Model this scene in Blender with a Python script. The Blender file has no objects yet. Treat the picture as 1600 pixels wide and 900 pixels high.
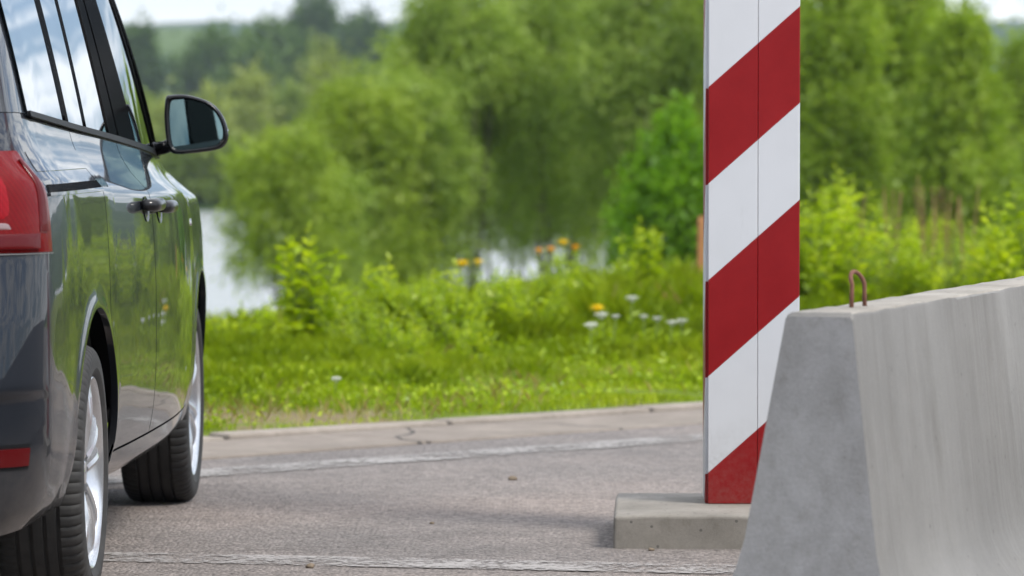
import bpy, bmesh, math, random
import numpy as np
from mathutils import Vector, Matrix

R = math.radians
PI = math.pi
sc = bpy.context.scene
col = sc.collection
rng = np.random.default_rng(7)
random.seed(7)

# ------------------------------------------------------------------ helpers
def link(name, me, mat=None, parent=None):
    o = bpy.data.objects.new(name, me)
    col.objects.link(o)
    if mat is not None:
        for m in (mat if isinstance(mat, (list, tuple)) else [mat]):
            me.materials.append(m)
    if parent is not None:
        o.parent = parent
    return o

def mesh(name, v, f, smooth=True):
    me = bpy.data.meshes.new(name)
    me.from_pydata([tuple(map(float, p)) for p in v], [], [tuple(int(i) for i in q) for q in f])
    if smooth:
        me.polygons.foreach_set('use_smooth', [True] * len(me.polygons))
    me.update()
    return me

def obj(name, v, f, mat, parent=None, smooth=True, merge=0.0):
    me = mesh(name, v, f, smooth)
    if merge:
        bm = bmesh.new(); bm.from_mesh(me)
        bmesh.ops.remove_doubles(bm, verts=bm.verts, dist=merge)
        bm.to_mesh(me); bm.free()
    return link(name, me, mat, parent)

def empty(name, loc=(0, 0, 0), rz=0.0, parent=None):
    o = bpy.data.objects.new(name, None)
    o.empty_display_size = 0.2
    col.objects.link(o)
    o.location = loc
    o.rotation_euler = (0, 0, rz)
    if parent is not None:
        o.parent = parent
    return o

def tag(o, label=None, cat=None, group=None, kind=None):
    if label: o['label'] = label
    if cat: o['category'] = cat
    if group: o['group'] = group
    if kind: o['kind'] = kind
    return o

def copy_tree(o, parent=None):
    c = o.copy()
    col.objects.link(c)
    if parent is not None:
        c.parent = parent
    for ch in list(o.children):
        copy_tree(ch, c)
    return c

class MB:
    def __init__(self):
        self.v = []; self.f = []
    def add(self, v, f):
        b = len(self.v)
        self.v += [tuple(p) for p in v]
        self.f += [tuple(i + b for i in q) for q in f]
    def box(self, x0, x1, y0, y1, z0, z1):
        v = [(x, y, z) for x in (x0, x1) for y in (y0, y1) for z in (z0, z1)]
        self.add(v, [(0, 1, 3, 2), (4, 6, 7, 5), (0, 4, 5, 1), (2, 3, 7, 6), (0, 2, 6, 4), (1, 5, 7, 3)])
    def tube(self, pts, rad, n=8, cap=True):
        pts = [Vector(p) for p in pts]
        if not isinstance(rad, (list, tuple)): rad = [rad] * len(pts)
        v = []; f = []
        up = Vector((0.13, 0.21, 1)).normalized()
        prev = None
        for i, p in enumerate(pts):
            d = (pts[min(i + 1, len(pts) - 1)] - pts[max(i - 1, 0)]).normalized()
            if prev is None:
                a = d.cross(up)
                if a.length < 1e-3: a = d.cross(Vector((1, 0, 0)))
                a.normalize()
            else:
                a = (prev - d * prev.dot(d)).normalized()
            prev = a
            b = d.cross(a)
            for k in range(n):
                t = 2 * PI * k / n
                v.append(p + (a * math.cos(t) + b * math.sin(t)) * rad[i])
        for i in range(len(pts) - 1):
            for k in range(n):
                f.append((i * n + k, i * n + (k + 1) % n, (i + 1) * n + (k + 1) % n, (i + 1) * n + k))
        if cap:
            f.append(tuple(range(n - 1, -1, -1)))
            f.append(tuple((len(pts) - 1) * n + k for k in range(n)))
        self.add(v, f)
    def lathe_x(self, prof, n=64, mod=None):
        """profile of (x, r) turned round the x axis"""
        v = []; f = []
        m = len(prof)
        for k in range(n):
            t = 2 * PI * k / n
            for j, (x, r) in enumerate(prof):
                rr = r if mod is None else mod(k, j, x, r)
                v.append((x, rr * math.cos(t), rr * math.sin(t)))
        for k in range(n):
            for j in range(m - 1):
                f.append((k * m + j, ((k + 1) % n) * m + j, ((k + 1) % n) * m + j + 1, k * m + j + 1))
        self.add(v, f)
    def build(self, name, mat, parent=None, smooth=True, merge=0.0):
        return obj(name, self.v, self.f, mat, parent, smooth, merge)

def bevel(o, w, seg=2, ang=30):
    m = o.modifiers.new('bevel', 'BEVEL')
    m.width = w; m.segments = seg; m.limit_method = 'ANGLE'; m.angle_limit = R(ang)
    return o

def interp(tab, x):
    return float(np.interp(x, [t[0] for t in tab], [t[1] for t in tab]))

def smooth_tab(tab, n=400):
    """monotone-ish cubic (Catmull-Rom, finite difference) resampling of a table"""
    xs = np.array([t[0] for t in tab], float); ys = np.array([t[1] for t in tab], float)
    d = np.gradient(ys, xs)
    X = np.linspace(xs[0], xs[-1], n)
    i = np.clip(np.searchsorted(xs, X) - 1, 0, len(xs) - 2)
    h = xs[i + 1] - xs[i]; t = (X - xs[i]) / h
    Y = (2*t**3 - 3*t**2 + 1)*ys[i] + (t**3 - 2*t**2 + t)*h*d[i] + (-2*t**3 + 3*t**2)*ys[i+1] + (t**3 - t**2)*h*d[i+1]
    return X, Y

def sstep(a, b, x):
    t = np.clip((np.asarray(x, float) - a) / (b - a), 0, 1)
    return t * t * (3 - 2 * t)

# value noise for terrain and scatter
_perm = rng.random((64, 64))
def vnoise(x, y):
    x = np.asarray(x, float); y = np.asarray(y, float)
    xi = np.floor(x).astype(int); yi = np.floor(y).astype(int)
    fx = x - xi; fy = y - yi
    fx = fx*fx*(3-2*fx); fy = fy*fy*(3-2*fy)
    g = lambda a, b: _perm[a % 64, b % 64]
    return (g(xi, yi)*(1-fx) + g(xi+1, yi)*fx)*(1-fy) + (g(xi, yi+1)*(1-fx) + g(xi+1, yi+1)*fx)*fy

# ------------------------------------------------------------------ camera
CAMH = 1.2
FPX = 6611.0
PITCH = math.atan(245 / FPX)
cam_d = bpy.data.cameras.new('camera')
cam = bpy.data.objects.new('camera', cam_d)
col.objects.link(cam)
cam_d.sensor_width = 36.0
cam_d.lens = FPX / 1600 * 36.0
cam_d.clip_start = 0.1
cam_d.clip_end = 9000
cam.location = (0, 0, CAMH)
cam.rotation_euler = (PI / 2 - PITCH, 0, 0)
cam_d.dof.use_dof = True
cam_d.dof.focus_distance = 11.3
cam_d.dof.aperture_fstop = 4.8
sc.camera = cam

def at(u, v, d):
    """world point seen at photo pixel (u, v) at forward distance d"""
    a = (u - 800) / FPX; b = (450 - v) / FPX
    fy = math.cos(PITCH) + b * math.sin(PITCH); fz = -math.sin(PITCH) + b * math.cos(PITCH)
    return Vector((a * d / fy, d, CAMH + fz * d / fy))

# ------------------------------------------------------------------ materials
class NT:
    def __init__(self, name):
        self.m = bpy.data.materials.new(name)
        self.m.use_nodes = True
        self.t = self.m.node_tree
        self.t.nodes.clear()
        self.out = self.t.nodes.new('ShaderNodeOutputMaterial')
    def n(self, typ, ins=None, **kw):
        nd = self.t.nodes.new(typ)
        for k, v in kw.items(): setattr(nd, k, v)
        for k, v in (ins or {}).items():
            s = nd.inputs[k]
            if isinstance(v, bpy.types.NodeSocket): self.t.links.new(v, s)
            else: s.default_value = v
        return nd
    def coord(self, kind='Object', scale=(1, 1, 1), loc=(0, 0, 0)):
        tc = self.n('ShaderNodeTexCoord')
        mp = self.n('ShaderNodeMapping', {'Vector': tc.outputs[kind], 'Scale': scale, 'Location': loc})
        return mp.outputs[0]
    def noise(self, vec, scale, detail=4, rough=0.55, dist=0.0):
        return self.n('ShaderNodeTexNoise', {'Vector': vec, 'Scale': scale, 'Detail': detail, 'Roughness': rough, 'Distortion': dist}).outputs['Fac']
    def ramp(self, fac, stops):
        r = self.n('ShaderNodeValToRGB', {'Fac': fac})
        el = r.color_ramp.elements
        while len(el) < len(stops): el.new(0.5)
        for e, (p, c) in zip(el, stops):
            e.position = p
            e.color = (c, c, c, 1) if isinstance(c, (int, float)) else (*c, 1)
        return r.outputs['Color']
    def mix(self, fac, a, b, blend='MIX'):
        nd = self.n('ShaderNodeMix', data_type='RGBA', blend_type=blend)
        for s, v in ((nd.inputs[0], fac), (nd.inputs[6], a), (nd.inputs[7], b)):
            if isinstance(v, bpy.types.NodeSocket): self.t.links.new(v, s)
            elif isinstance(v, tuple) and len(v) == 3: s.default_value = (*v, 1)
            else: s.default_value = v
        return nd.outputs[2]
    def math(self, op, a, b=0.0, clamp=False):
        nd = self.n('ShaderNodeMath', {0: a, 1: b}, operation=op)
        nd.use_clamp = clamp
        return nd.outputs[0]
    def bump(self, h, strength=0.3, dist=0.01, normal=None):
        ins = {'Height': h, 'Strength': strength, 'Distance': dist}
        if normal is not None: ins['Normal'] = normal
        return self.n('ShaderNodeBump', ins).outputs[0]
    def principled(self, **kw):
        ins = {k.replace('_', ' '): v for k, v in kw.items()}
        for k in list(ins):
            v = ins[k]
            if isinstance(v, tuple) and len(v) == 3: ins[k] = (*v, 1)
        return self.n('ShaderNodeBsdfPrincipled', ins)
    def done(self, sh, vol=None):
        self.t.links.new(sh.outputs[0] if hasattr(sh, 'outputs') else sh, self.out.inputs['Surface'])
        return self.m

def simple(name, color, rough=0.5, metallic=0.0, **kw):
    t = NT(name)
    return t.done(t.principled(Base_Color=color, Roughness=rough, Metallic=metallic, **kw))

def mat_paint():
    t = NT('car_paint')
    c = t.coord()
    fl = t.noise(c, 900, 1)
    base = t.mix(fl, (0.007, 0.0085, 0.012), (0.017, 0.020, 0.027))
    dirt = t.noise(c, 3.0, 5)
    rough = t.ramp(dirt, [(0.35, 0.012), (0.8, 0.03)])
    zz = t.n('ShaderNodeSeparateXYZ', {0: c}).outputs[2]
    low = t.n('ShaderNodeMapRange', {'Value': t.math('ADD', zz, t.math('MULTIPLY', dirt, 0.35)), 'From Min': 0.68, 'From Max': 0.40}).outputs[0]
    dust = t.math('MULTIPLY', low, t.ramp(t.noise(c, 11, 5, 0.7), [(0.3, 0.06), (0.75, 0.32)]))
    base = t.mix(dust, base, (0.16, 0.145, 0.125))
    rough = t.mix(dust, rough, (0.3, 0.3, 0.3))
    return t.done(t.principled(Base_Color=base, Metallic=0.2, Roughness=0.45, Specular_IOR_Level=0.1, Coat_Weight=1.0, Coat_Roughness=rough, Coat_IOR=1.42))

def mat_asphalt():
    t = NT('asphalt')
    c = t.coord()
    big = t.noise(c, 0.35, 5)
    mid = t.noise(c, 3.5, 6, 0.65)
    vor = t.n('ShaderNodeTexVoronoi', {'Vector': c, 'Scale': 78.0})
    stone = t.n('ShaderNodeSeparateColor', {'Color': vor.outputs['Color']}).outputs[0]
    fine = t.noise(c, 60, 4, 0.7)
    col1 = t.ramp(big, [(0.34, (0.142, 0.132, 0.128)), (0.5, (0.190, 0.170, 0.160)), (0.66, (0.240, 0.203, 0.183))])
    col2 = t.mix(t.ramp(stone, [(0.0, 0.25), (1.0, 0.8)]), t.mix(1.0, col1, (0.34, 0.33, 0.32), 'MULTIPLY'), t.mix(1.0, col1, (1.86, 1.82, 1.80), 'MULTIPLY'))
    col3 = t.mix(t.ramp(mid, [(0.35, 0.0), (0.75, 0.55)]), col2, t.mix(1.0, col2, (0.66, 0.65, 0.65), 'MULTIPLY'))
    spot = t.ramp(t.noise(c, 23, 3, 0.8), [(0.68, 0.0), (0.73, 0.8)])
    col3 = t.mix(t.ramp(t.noise(t.coord(scale=(0.8, 2.2, 1), loc=(4, 4, 0)), 1.0, 6, 0.7, 0.6), [(0.56, 0.0), (0.68, 0.5)]), col3, t.mix(1.0, col3, (0.62, 0.62, 0.63), 'MULTIPLY'))
    col4 = t.mix(spot, col3, (0.05, 0.046, 0.042))
    h = t.math('ADD', t.math('MULTIPLY', vor.outputs['Distance'], -1.2), t.math('MULTIPLY', fine, 0.9))
    nrm = t.bump(h, 0.9, 0.008)
    return t.done(t.principled(Base_Color=col4, Roughness=0.85, Normal=nrm, Specular_IOR_Level=0.35))

def mat_marking(name, cover, colr):
    t = NT(name)
    c = t.coord()
    a = t.noise(c, 38, 5, 0.75)
    b = t.noise(c, 4.0, 4, 0.6)
    s = t.math('ADD', t.math('MULTIPLY', a, 0.75), t.math('MULTIPLY', b, 0.45))
    m = t.ramp(s, [(cover, 0.0), (cover + 0.12, 1.0)])
    colr2 = t.mix(t.noise(c, 90, 3), tuple(x * 0.75 for x in colr), colr)
    bs = t.principled(Base_Color=colr2, Roughness=0.8, Normal=t.bump(a, 0.6, 0.004))
    tr = t.n('ShaderNodeBsdfTransparent')
    mx = t.n('ShaderNodeMixShader', {0: m, 1: tr.outputs[0], 2: bs.outputs[0]})
    return t.done(mx)

def mat_concrete(name, c1, c2, streak=False, blotch=False, pits=0.5, crack=False, rough=0.85, vec_scale=(1, 1, 1)):
    t = NT(name)
    c = t.coord()
    big = t.noise(c, 2.2, 6, 0.6)
    colr = t.mix(t.ramp(big, [(0.3, 0.0), (0.7, 1.0)]), c1, c2)
    fine = t.noise(c, 120, 4, 0.7)
    colr = t.mix(t.ramp(fine, [(0.3, 0.0), (0.75, 0.5)]), colr, t.mix(1.0, colr, (0.72, 0.72, 0.71), 'MULTIPLY'))
    h = t.math('MULTIPLY', fine, 0.5)
    if streak:
        cs = t.coord(scale=(6.0, 120.0, 2.2))
        s1 = t.noise(cs, 1.0, 5, 0.7, 0.3)
        cs2 = t.coord(scale=(4.0, 34.0, 1.5), loc=(3, 5, 1))
        s2 = t.noise(cs2, 1.0, 5, 0.65, 0.5)
        zone = t.ramp(t.noise(t.coord(scale=(1.5, 3.2, 1.6), loc=(1, 8, 2)), 1.0, 5, 0.65, 0.4), [(0.36, 0.15), (0.66, 1.0)])
        colr = t.mix(t.math('MULTIPLY', t.ramp(s1, [(0.40, 0.0), (0.66, 0.95)]), zone), colr, t.mix(1.0, colr, (0.76, 0.75, 0.74), 'MULTIPLY'))
        colr = t.mix(t.math('MULTIPLY', t.ramp(s2, [(0.42, 0.0), (0.68, 0.85)]), zone), colr, t.mix(1.0, colr, (0.82, 0.81, 0.79), 'MULTIPLY'))
        colr = t.mix(t.ramp(t.noise(t.coord(scale=(3, 3, 2), loc=(9, 3, 5)), 1.0, 6, 0.7), [(0.45, 0.0), (0.72, 0.5)]), colr, t.mix(1.0, colr, (1.22, 1.22, 1.22), 'MULTIPLY'))
        colr = t.mix(t.ramp(t.noise(t.coord(scale=(2, 4, 3), loc=(4, 6, 8)), 1.0, 6, 0.7), [(0.56, 0.0), (0.74, 0.5)]), colr, t.mix(1.0, colr, (0.74, 0.72, 0.68), 'MULTIPLY'))
        h = t.math('ADD', h, t.math('MULTIPLY', s1, 0.7))
    if blotch:
        b1 = t.noise(t.coord(scale=(5, 5, 4), loc=(2, 7, 3)), 1.0, 7, 0.72, 0.3)
        colr = t.mix(t.ramp(b1, [(0.36, 0.0), (0.64, 0.95)]), colr, t.mix(1.0, colr, (0.74, 0.735, 0.72), 'MULTIPLY'))
        b2 = t.noise(t.coord(scale=(28, 28, 20)), 1.0, 5, 0.75)
        colr = t.mix(t.ramp(b2, [(0.52, 0.0), (0.72, 0.6)]), colr, t.mix(1.0, colr, (0.72, 0.70, 0.67), 'MULTIPLY'))
        colr = t.mix(t.ramp(t.noise(t.coord(scale=(3, 3, 2), loc=(5, 5, 9)), 1.0, 4, 0.6), [(0.5, 0.0), (0.72, 0.5)]), colr, t.mix(1.0, colr, (1.18, 1.18, 1.2), 'MULTIPLY'))
    if pits:
        v = t.n('ShaderNodeTexVoronoi', {'Vector': c, 'Scale': 34.0})
        sel = t.n('ShaderNodeSeparateColor', {'Color': v.outputs['Color']}).outputs[1]
        big_enough = t.math('MULTIPLY', t.math('LESS_THAN', v.outputs['Distance'], 0.16), t.math('LESS_THAN', sel, 0.22 * pits))
        colr = t.mix(t.math('MULTIPLY', big_enough, 0.75), colr, (0.08, 0.075, 0.07))
        h = t.math('SUBTRACT', h, t.math('MULTIPLY', big_enough, 1.2))
        stain = t.ramp(t.noise(c, 9, 5, 0.7), [(0.6, 0.0), (0.75, 0.35)])
        colr = t.mix(stain, colr, (0.15, 0.14, 0.125))
    if crack:
        w = t.noise(c, 1.6, 2, 0.5)
        c2 = t.coord(scale=(1, 1, 0.0))
        cc = t.n('ShaderNodeVectorMath', {0: c2, 1: t.n('ShaderNodeCombineXYZ', {'X': t.math('MULTIPLY', w, 0.5), 'Y': t.math('MULTIPLY', t.noise(c, 2.3, 2), 0.5), 'Z': 0.0}).outputs[0]}, operation='ADD').outputs[0]
        v = t.n('ShaderNodeTexVoronoi', {'Vector': cc, 'Scale': 0.62}, feature='DISTANCE_TO_EDGE')
        ck = t.math('MULTIPLY', t.math('LESS_THAN', v.outputs['Distance'], 0.007), t.math('GREATER_THAN', t.noise(c, 0.9, 2), 0.40))
        colr = t.mix(t.math('MULTIPLY', ck, 0.85), colr, (0.035, 0.032, 0.03))
        h = t.math('SUBTRACT', h, t.math('MULTIPLY', ck, 1.5))
    return t.done(t.principled(Base_Color=colr, Roughness=rough, Normal=t.bump(h, 0.45, 0.004), Specular_IOR_Level=0.3))

def mat_stripes():
    t = NT('red_and_white_paint')
    uv = t.n('ShaderNodeUVMap', uv_map='unroll').outputs[0]
    sx = t.n('ShaderNodeSeparateXYZ', {0: uv})
    val = t.math('DIVIDE', t.math('SUBTRACT', t.math('SUBTRACT', sx.outputs[1], 0.472), t.math('MULTIPLY', sx.outputs[0], 0.885)), 0.570)
    fr = t.math('FRACT', val)
    red = t.math('LESS_THAN', fr, 0.5)
    c = t.coord()
    grain = t.noise(t.coord(scale=(60, 60, 5)), 1.0, 4, 0.65)
    blot = t.noise(c, 7, 5, 0.65)
    white = t.mix(t.ramp(blot, [(0.4, 0.0), (0.75, 0.4)]), (0.54, 0.55, 0.575), (0.47, 0.48, 0.50))
    redc = t.mix(t.ramp(blot, [(0.35, 0.0), (0.75, 1.0)]), (0.20, 0.003, 0.005), (0.245, 0.007, 0.009))
    colr = t.mix(red, white, redc)
    scuff = t.ramp(t.noise(t.coord(scale=(45, 45, 4), loc=(3, 1, 9)), 1.0, 5, 0.8), [(0.66, 0.0), (0.74, 0.45)])
    colr = t.mix(scuff, colr, t.mix(1.0, colr, (0.6, 0.58, 0.56), 'MULTIPLY'))
    spl = t.n('ShaderNodeMapRange', {'Value': t.math('ADD', sx.outputs[1], t.math('MULTIPLY', blot, -0.25)), 'From Min': 0.22, 'From Max': -0.02}).outputs[0]
    colr = t.mix(t.math('MULTIPLY', spl, t.ramp(t.noise(c, 55, 4, 0.75), [(0.4, 0.05), (0.7, 0.32)])), colr, (0.16, 0.135, 0.11))
    return t.done(t.principled(Base_Color=colr, Roughness=0.42, Normal=t.bump(grain, 0.12, 0.002), Specular_IOR_Level=0.22))

def mat_leaf(name, c_lo, c_mid, c_hi, trans=0.4, gloss=0.015):
    t = NT(name)
    a = t.n('ShaderNodeAttribute', attribute_name='tint').outputs['Fac']
    colr = t.ramp(a, [(0.0, c_lo), (0.5, c_mid), (1.0, c_hi)])
    df = t.n('ShaderNodeBsdfDiffuse', {'Color': colr})
    tr = t.n('ShaderNodeBsdfTranslucent', {'Color': t.mix(1.0, colr, (1.15, 1.2, 0.6), 'MULTIPLY')})
    m1 = t.n('ShaderNodeMixShader', {0: trans, 1: df.outputs[0], 2: tr.outputs[0]})
    gl = t.n('ShaderNodeBsdfGlossy', {'Color': (1, 1, 1, 1), 'Roughness': 0.45})
    m2 = t.n('ShaderNodeMixShader', {0: gloss, 1: m1.outputs[0], 2: gl.outputs[0]})
    return t.done(m2)

def mat_bark(name, a, b):
    t = NT(name)
    c = t.coord(scale=(6, 6, 1.2))
    n = t.noise(c, 3.0, 5, 0.65)
    return t.done(t.principled(Base_Color=t.mix(n, a, b), Roughness=0.9, Normal=t.bump(n, 0.6, 0.02)))

def mat_glass(name, tint, extra=0.0):
    t = NT(name)
    fr = t.n('ShaderNodeFresnel', {'IOR': 1.52}).outputs[0]
    fac = t.math('ADD', fr, extra, True)
    tr = t.n('ShaderNodeBsdfTransparent', {'Color': (*tint, 1)})
    gl = t.n('ShaderNodeBsdfGlossy', {'Color': (0.95, 0.97, 1, 1), 'Roughness': 0.01})
    return t.done(t.n('ShaderNodeMixShader', {0: fac, 1: tr.outputs[0], 2: gl.outputs[0]}))

M = {}
M['paint'] = mat_paint()
M['gloss_black'] = simple('gloss_black_trim', (0.006, 0.006, 0.007), 0.2, Specular_IOR_Level=0.35)
M['matt_black'] = simple('black_plastic', (0.008, 0.008, 0.009), 0.5, Specular_IOR_Level=0.15)
t = NT('black_pillar_trim')
_d = t.n('ShaderNodeBsdfDiffuse', {'Color': (0.004, 0.004, 0.0045, 1)}); _g = t.n('ShaderNodeBsdfGlossy', {'Color': (1, 1, 1, 1), 'Roughness': 0.12})
M['pillar'] = t.done(t.n('ShaderNodeMixShader', {0: 0.025, 1: _d.outputs[0], 2: _g.outputs[0]}))
M['dark'] = simple('dark_underbody', (0.006, 0.006, 0.006), 0.9)
M['handle'] = simple('dark_handle_paint', (0.010, 0.010, 0.011), 0.3, Specular_IOR_Level=0.2, Coat_Weight=0.35, Coat_Roughness=0.05)
M['chrome'] = simple('chrome', (0.75, 0.76, 0.78), 0.12, 1.0)
M['alloy'] = simple('alloy_silver', (0.62, 0.63, 0.65), 0.26, 0.85, Coat_Weight=0.5, Coat_Roughness=0.08)
M['steel'] = simple('brake_steel', (0.22, 0.21, 0.20), 0.45, 0.9)
M['mirror'] = simple('mirror_silver', (0.20, 0.30, 0.31), 0.02, 1.0)
M['window'] = mat_glass('tinted_window_glass', (0.22, 0.26, 0.25), 0.16)
M['privacy'] = mat_glass('privacy_window_glass', (0.05, 0.058, 0.06), 0.30)
M['seat'] = simple('dark_seat_fabric', (0.02, 0.02, 0.022), 0.85)
def mat_tyre():
    t = NT('tyre_rubber')
    c = t.coord()
    d = t.noise(c, 14, 5, 0.7)
    colr = t.mix(t.ramp(d, [(0.35, 0.0), (0.75, 1.0)]), (0.014, 0.014, 0.014), (0.034, 0.032, 0.030))
    return t.done(t.principled(Base_Color=colr, Roughness=0.72))
M['tyre'] = mat_tyre()
def mat_lamp(name, c1, c2, emis=0.0):
    t = NT(name)
    c = t.coord(scale=(1, 1, 1))
    ws = t.n('ShaderNodeTexWave', {'Vector': c, 'Scale': 28.0, 'Distortion': 0.0}, wave_type='BANDS', bands_direction='DIAGONAL')
    colr = t.mix(t.ramp(ws.outputs['Fac'], [(0.0, 0.3), (1.0, 0.7)]), c1, c2)
    return t.done(t.principled(Base_Color=colr, Roughness=0.3, Specular_IOR_Level=0.1, Coat_Weight=0.35, Coat_Roughness=0.02, Coat_IOR=1.35))
M['lamp_red'] = mat_lamp('red_lens', (0.095, 0.0005, 0.001), (0.15, 0.0008, 0.0015))
M['lamp_dark'] = simple('dark_red_lens', (0.075, 0.002, 0.003), 0.3, Specular_IOR_Level=0.15, Coat_Weight=0.25, Coat_Roughness=0.03)
M['lamp_bright'] = mat_lamp('bright_red_lens', (0.17, 0.001, 0.004), (0.26, 0.003, 0.008))
M['lamp_clear'] = simple('clear_lens', (0.20, 0.13, 0.13), 0.15, Coat_Weight=1.0, Coat_Roughness=0.02)
M['asphalt'] = mat_asphalt()
M['line1'] = mat_marking('worn_white_line', 0.52, (0.285, 0.27, 0.26))
M['line2'] = mat_marking('faded_white_line', 0.535, (0.33, 0.31, 0.30))
M['gutter'] = mat_concrete('gutter_concrete', (0.20, 0.170, 0.147), (0.275, 0.237, 0.205), blotch=True, pits=0.3, crack=True)
M['kerb'] = mat_concrete('kerb_concrete', (0.24, 0.208, 0.180), (0.33, 0.290, 0.252), blotch=True, pits=0.8)
M['block'] = mat_concrete('slab_concrete', (0.205, 0.190, 0.170), (0.345, 0.320, 0.287), blotch=True, pits=2.2)
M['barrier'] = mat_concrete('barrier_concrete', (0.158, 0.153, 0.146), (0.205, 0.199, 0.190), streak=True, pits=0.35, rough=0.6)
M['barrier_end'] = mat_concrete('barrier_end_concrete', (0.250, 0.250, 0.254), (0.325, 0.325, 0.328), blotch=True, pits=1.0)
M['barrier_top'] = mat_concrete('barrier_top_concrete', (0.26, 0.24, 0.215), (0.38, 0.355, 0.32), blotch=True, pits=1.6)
M['stripe'] = mat_stripes()
def mat_rust():
    t = NT('rusty_steel')
    n = t.noise(t.coord(), 60, 5, 0.7)
    return t.done(t.principled(Base_Color=t.mix(n, (0.09, 0.035, 0.022), (0.22, 0.10, 0.065)), Roughness=0.8, Metallic=0.2, Normal=t.bump(n, 0.5, 0.003)))
M['rust'] = mat_rust()
M['stake'] = mat_bark('orange_stake_wood', (0.35, 0.14, 0.05), (0.45, 0.22, 0.10))
M['pebble'] = mat_concrete('pebble_stone', (0.12, 0.09, 0.06), (0.25, 0.2, 0.15), pits=0)

M['willow'] = mat_leaf('willow_leaf', (0.165, 0.250, 0.036), (0.275, 0.390, 0.064), (0.410, 0.510, 0.130), 0.48)
M['willow_y'] = mat_leaf('young_willow_leaf', (0.165, 0.250, 0.022), (0.280, 0.385, 0.040), (0.400, 0.490, 0.085), 0.48)
M['poplar'] = mat_leaf('poplar_leaf', (0.150, 0.240, 0.020), (0.255, 0.370, 0.034), (0.375, 0.470, 0.070), 0.48)
M['lush'] = mat_leaf('bright_shrub_leaf', (0.085, 0.200, 0.008), (0.150, 0.310, 0.014), (0.240, 0.420, 0.028), 0.45)
M['bank_y'] = mat_leaf('far_bank_leaf', (0.180, 0.225, 0.050), (0.280, 0.345, 0.085), (0.400, 0.450, 0.140), 0.35)
M['bank_g'] = mat_leaf('far_bank_green_leaf', (0.120, 0.180, 0.035), (0.200, 0.280, 0.055), (0.280, 0.350, 0.085), 0.35)
M['oak'] = mat_leaf('dark_wood_leaf', (0.035, 0.078, 0.012), (0.062, 0.118, 0.018), (0.095, 0.160, 0.028), 0.25)
M['mid_wood'] = mat_leaf('mid_wood_leaf', (0.055, 0.110, 0.018), (0.095, 0.165, 0.028), (0.140, 0.215, 0.045), 0.3)
M['weed'] = mat_leaf('weed_leaf', (0.200, 0.310, 0.007), (0.350, 0.470, 0.010), (0.520, 0.600, 0.026), 0.48, 0.03)
M['grass'] = mat_leaf('grass_blade', (0.185, 0.275, 0.008), (0.310, 0.420, 0.011), (0.450, 0.520, 0.028), 0.48, 0.02)
M['straw'] = mat_leaf('dry_stem', (0.36, 0.31, 0.11), (0.46, 0.39, 0.17), (0.55, 0.46, 0.24), 0.4, 0.02)
M['bark'] = mat_bark('willow_bark', (0.06, 0.052, 0.04), (0.15, 0.13, 0.10))
M['dock'] = simple('dry_dock', (0.30, 0.18, 0.08), 0.8)
M['bush_leaf'] = mat_leaf('dull_bush_leaf', (0.10, 0.17, 0.012), (0.18, 0.27, 0.022), (0.29, 0.37, 0.05), 0.4, 0.03)
M['stem'] = simple('green_stem', (0.13, 0.19, 0.03), 0.6)
M['yellow'] = simple('yellow_petal', (0.85, 0.66, 0.008), 0.6)
M['orange'] = simple('orange_petal', (0.85, 0.50, 0.012), 0.6)
M['white'] = simple('white_petal', (0.78, 0.79, 0.74), 0.6)

def mat_ground():
    t = NT('meadow_ground')
    c = t.coord()
    n1 = t.noise(c, 1.1, 6, 0.65)
    n2 = t.noise(c, 9, 5, 0.7)
    g = t.mix(n2, (0.070, 0.110, 0.014), (0.150, 0.190, 0.030))
    g = t.mix(t.ramp(n1, [(0.56, 0.0), (0.66, 0.75)]), g, t.mix(n2, (0.13, 0.095, 0.06), (0.22, 0.17, 0.11)))
    # fields and forest on the far land
    f1 = t.noise(c, 0.010, 4, 0.6)
    f2 = t.noise(c, 0.11, 6, 0.75)
    far = t.mix(t.ramp(f1, [(0.58, 0.0), (0.63, 1.0)]), t.mix(f2, (0.010, 0.030, 0.010), (0.034, 0.066, 0.020)), t.mix(f2, (0.050, 0.085, 0.028), (0.080, 0.110, 0.040)))
    fd_ = t.n('ShaderNodeVectorMath', {0: t.coord(scale=(0.018, 0.0045, 0.0), loc=(84 * 0.018, -960 * 0.0045, 0))}, operation='LENGTH').outputs['Value']
    fm = t.ramp(t.math('ADD', fd_, t.math('MULTIPLY', f2, 0.5)), [(0.75, 0.9), (0.95, 0.0)])
    far = t.mix(fm, far, t.mix(f2, (0.065, 0.110, 0.038), (0.095, 0.135, 0.052)))
    sd_ = t.n('ShaderNodeVectorMath', {0: t.coord(scale=(1.0, 1.3, 0.0), loc=(1.05, -17.35 * 1.3, 0))}, operation='LENGTH').outputs['Value']
    g = t.mix(t.ramp(t.math('ADD', sd_, t.math('MULTIPLY', n2, 0.5)), [(0.75, 0.85), (1.1, 0.0)]), g, t.mix(n2, (0.12, 0.088, 0.055), (0.24, 0.185, 0.12)))
    sp = t.n('ShaderNodeSeparateXYZ', {0: t.coord()})
    k = t.n('ShaderNodeMapRange', {'Value': sp.outputs[1], 'From Min': 60.0, 'From Max': 320.0}).outputs[0]
    colr = t.mix(k, g, far)
    return t.done(t.principled(Base_Color=colr, Roughness=0.95, Normal=t.bump(n2, 0.6, 0.03), Specular_IOR_Level=0.1))
M['ground'] = mat_ground()
def mat_water():
    t = NT('river_water')
    c = t.coord(scale=(0.5, 1.6, 1))
    n = t.noise(c, 1.2, 4, 0.6)
    return t.done(t.principled(Base_Color=(0.30, 0.32, 0.32), Roughness=0.22, Normal=t.bump(n, 1.0, 0.55), IOR=1.9))
M['water'] = mat_water()

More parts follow.
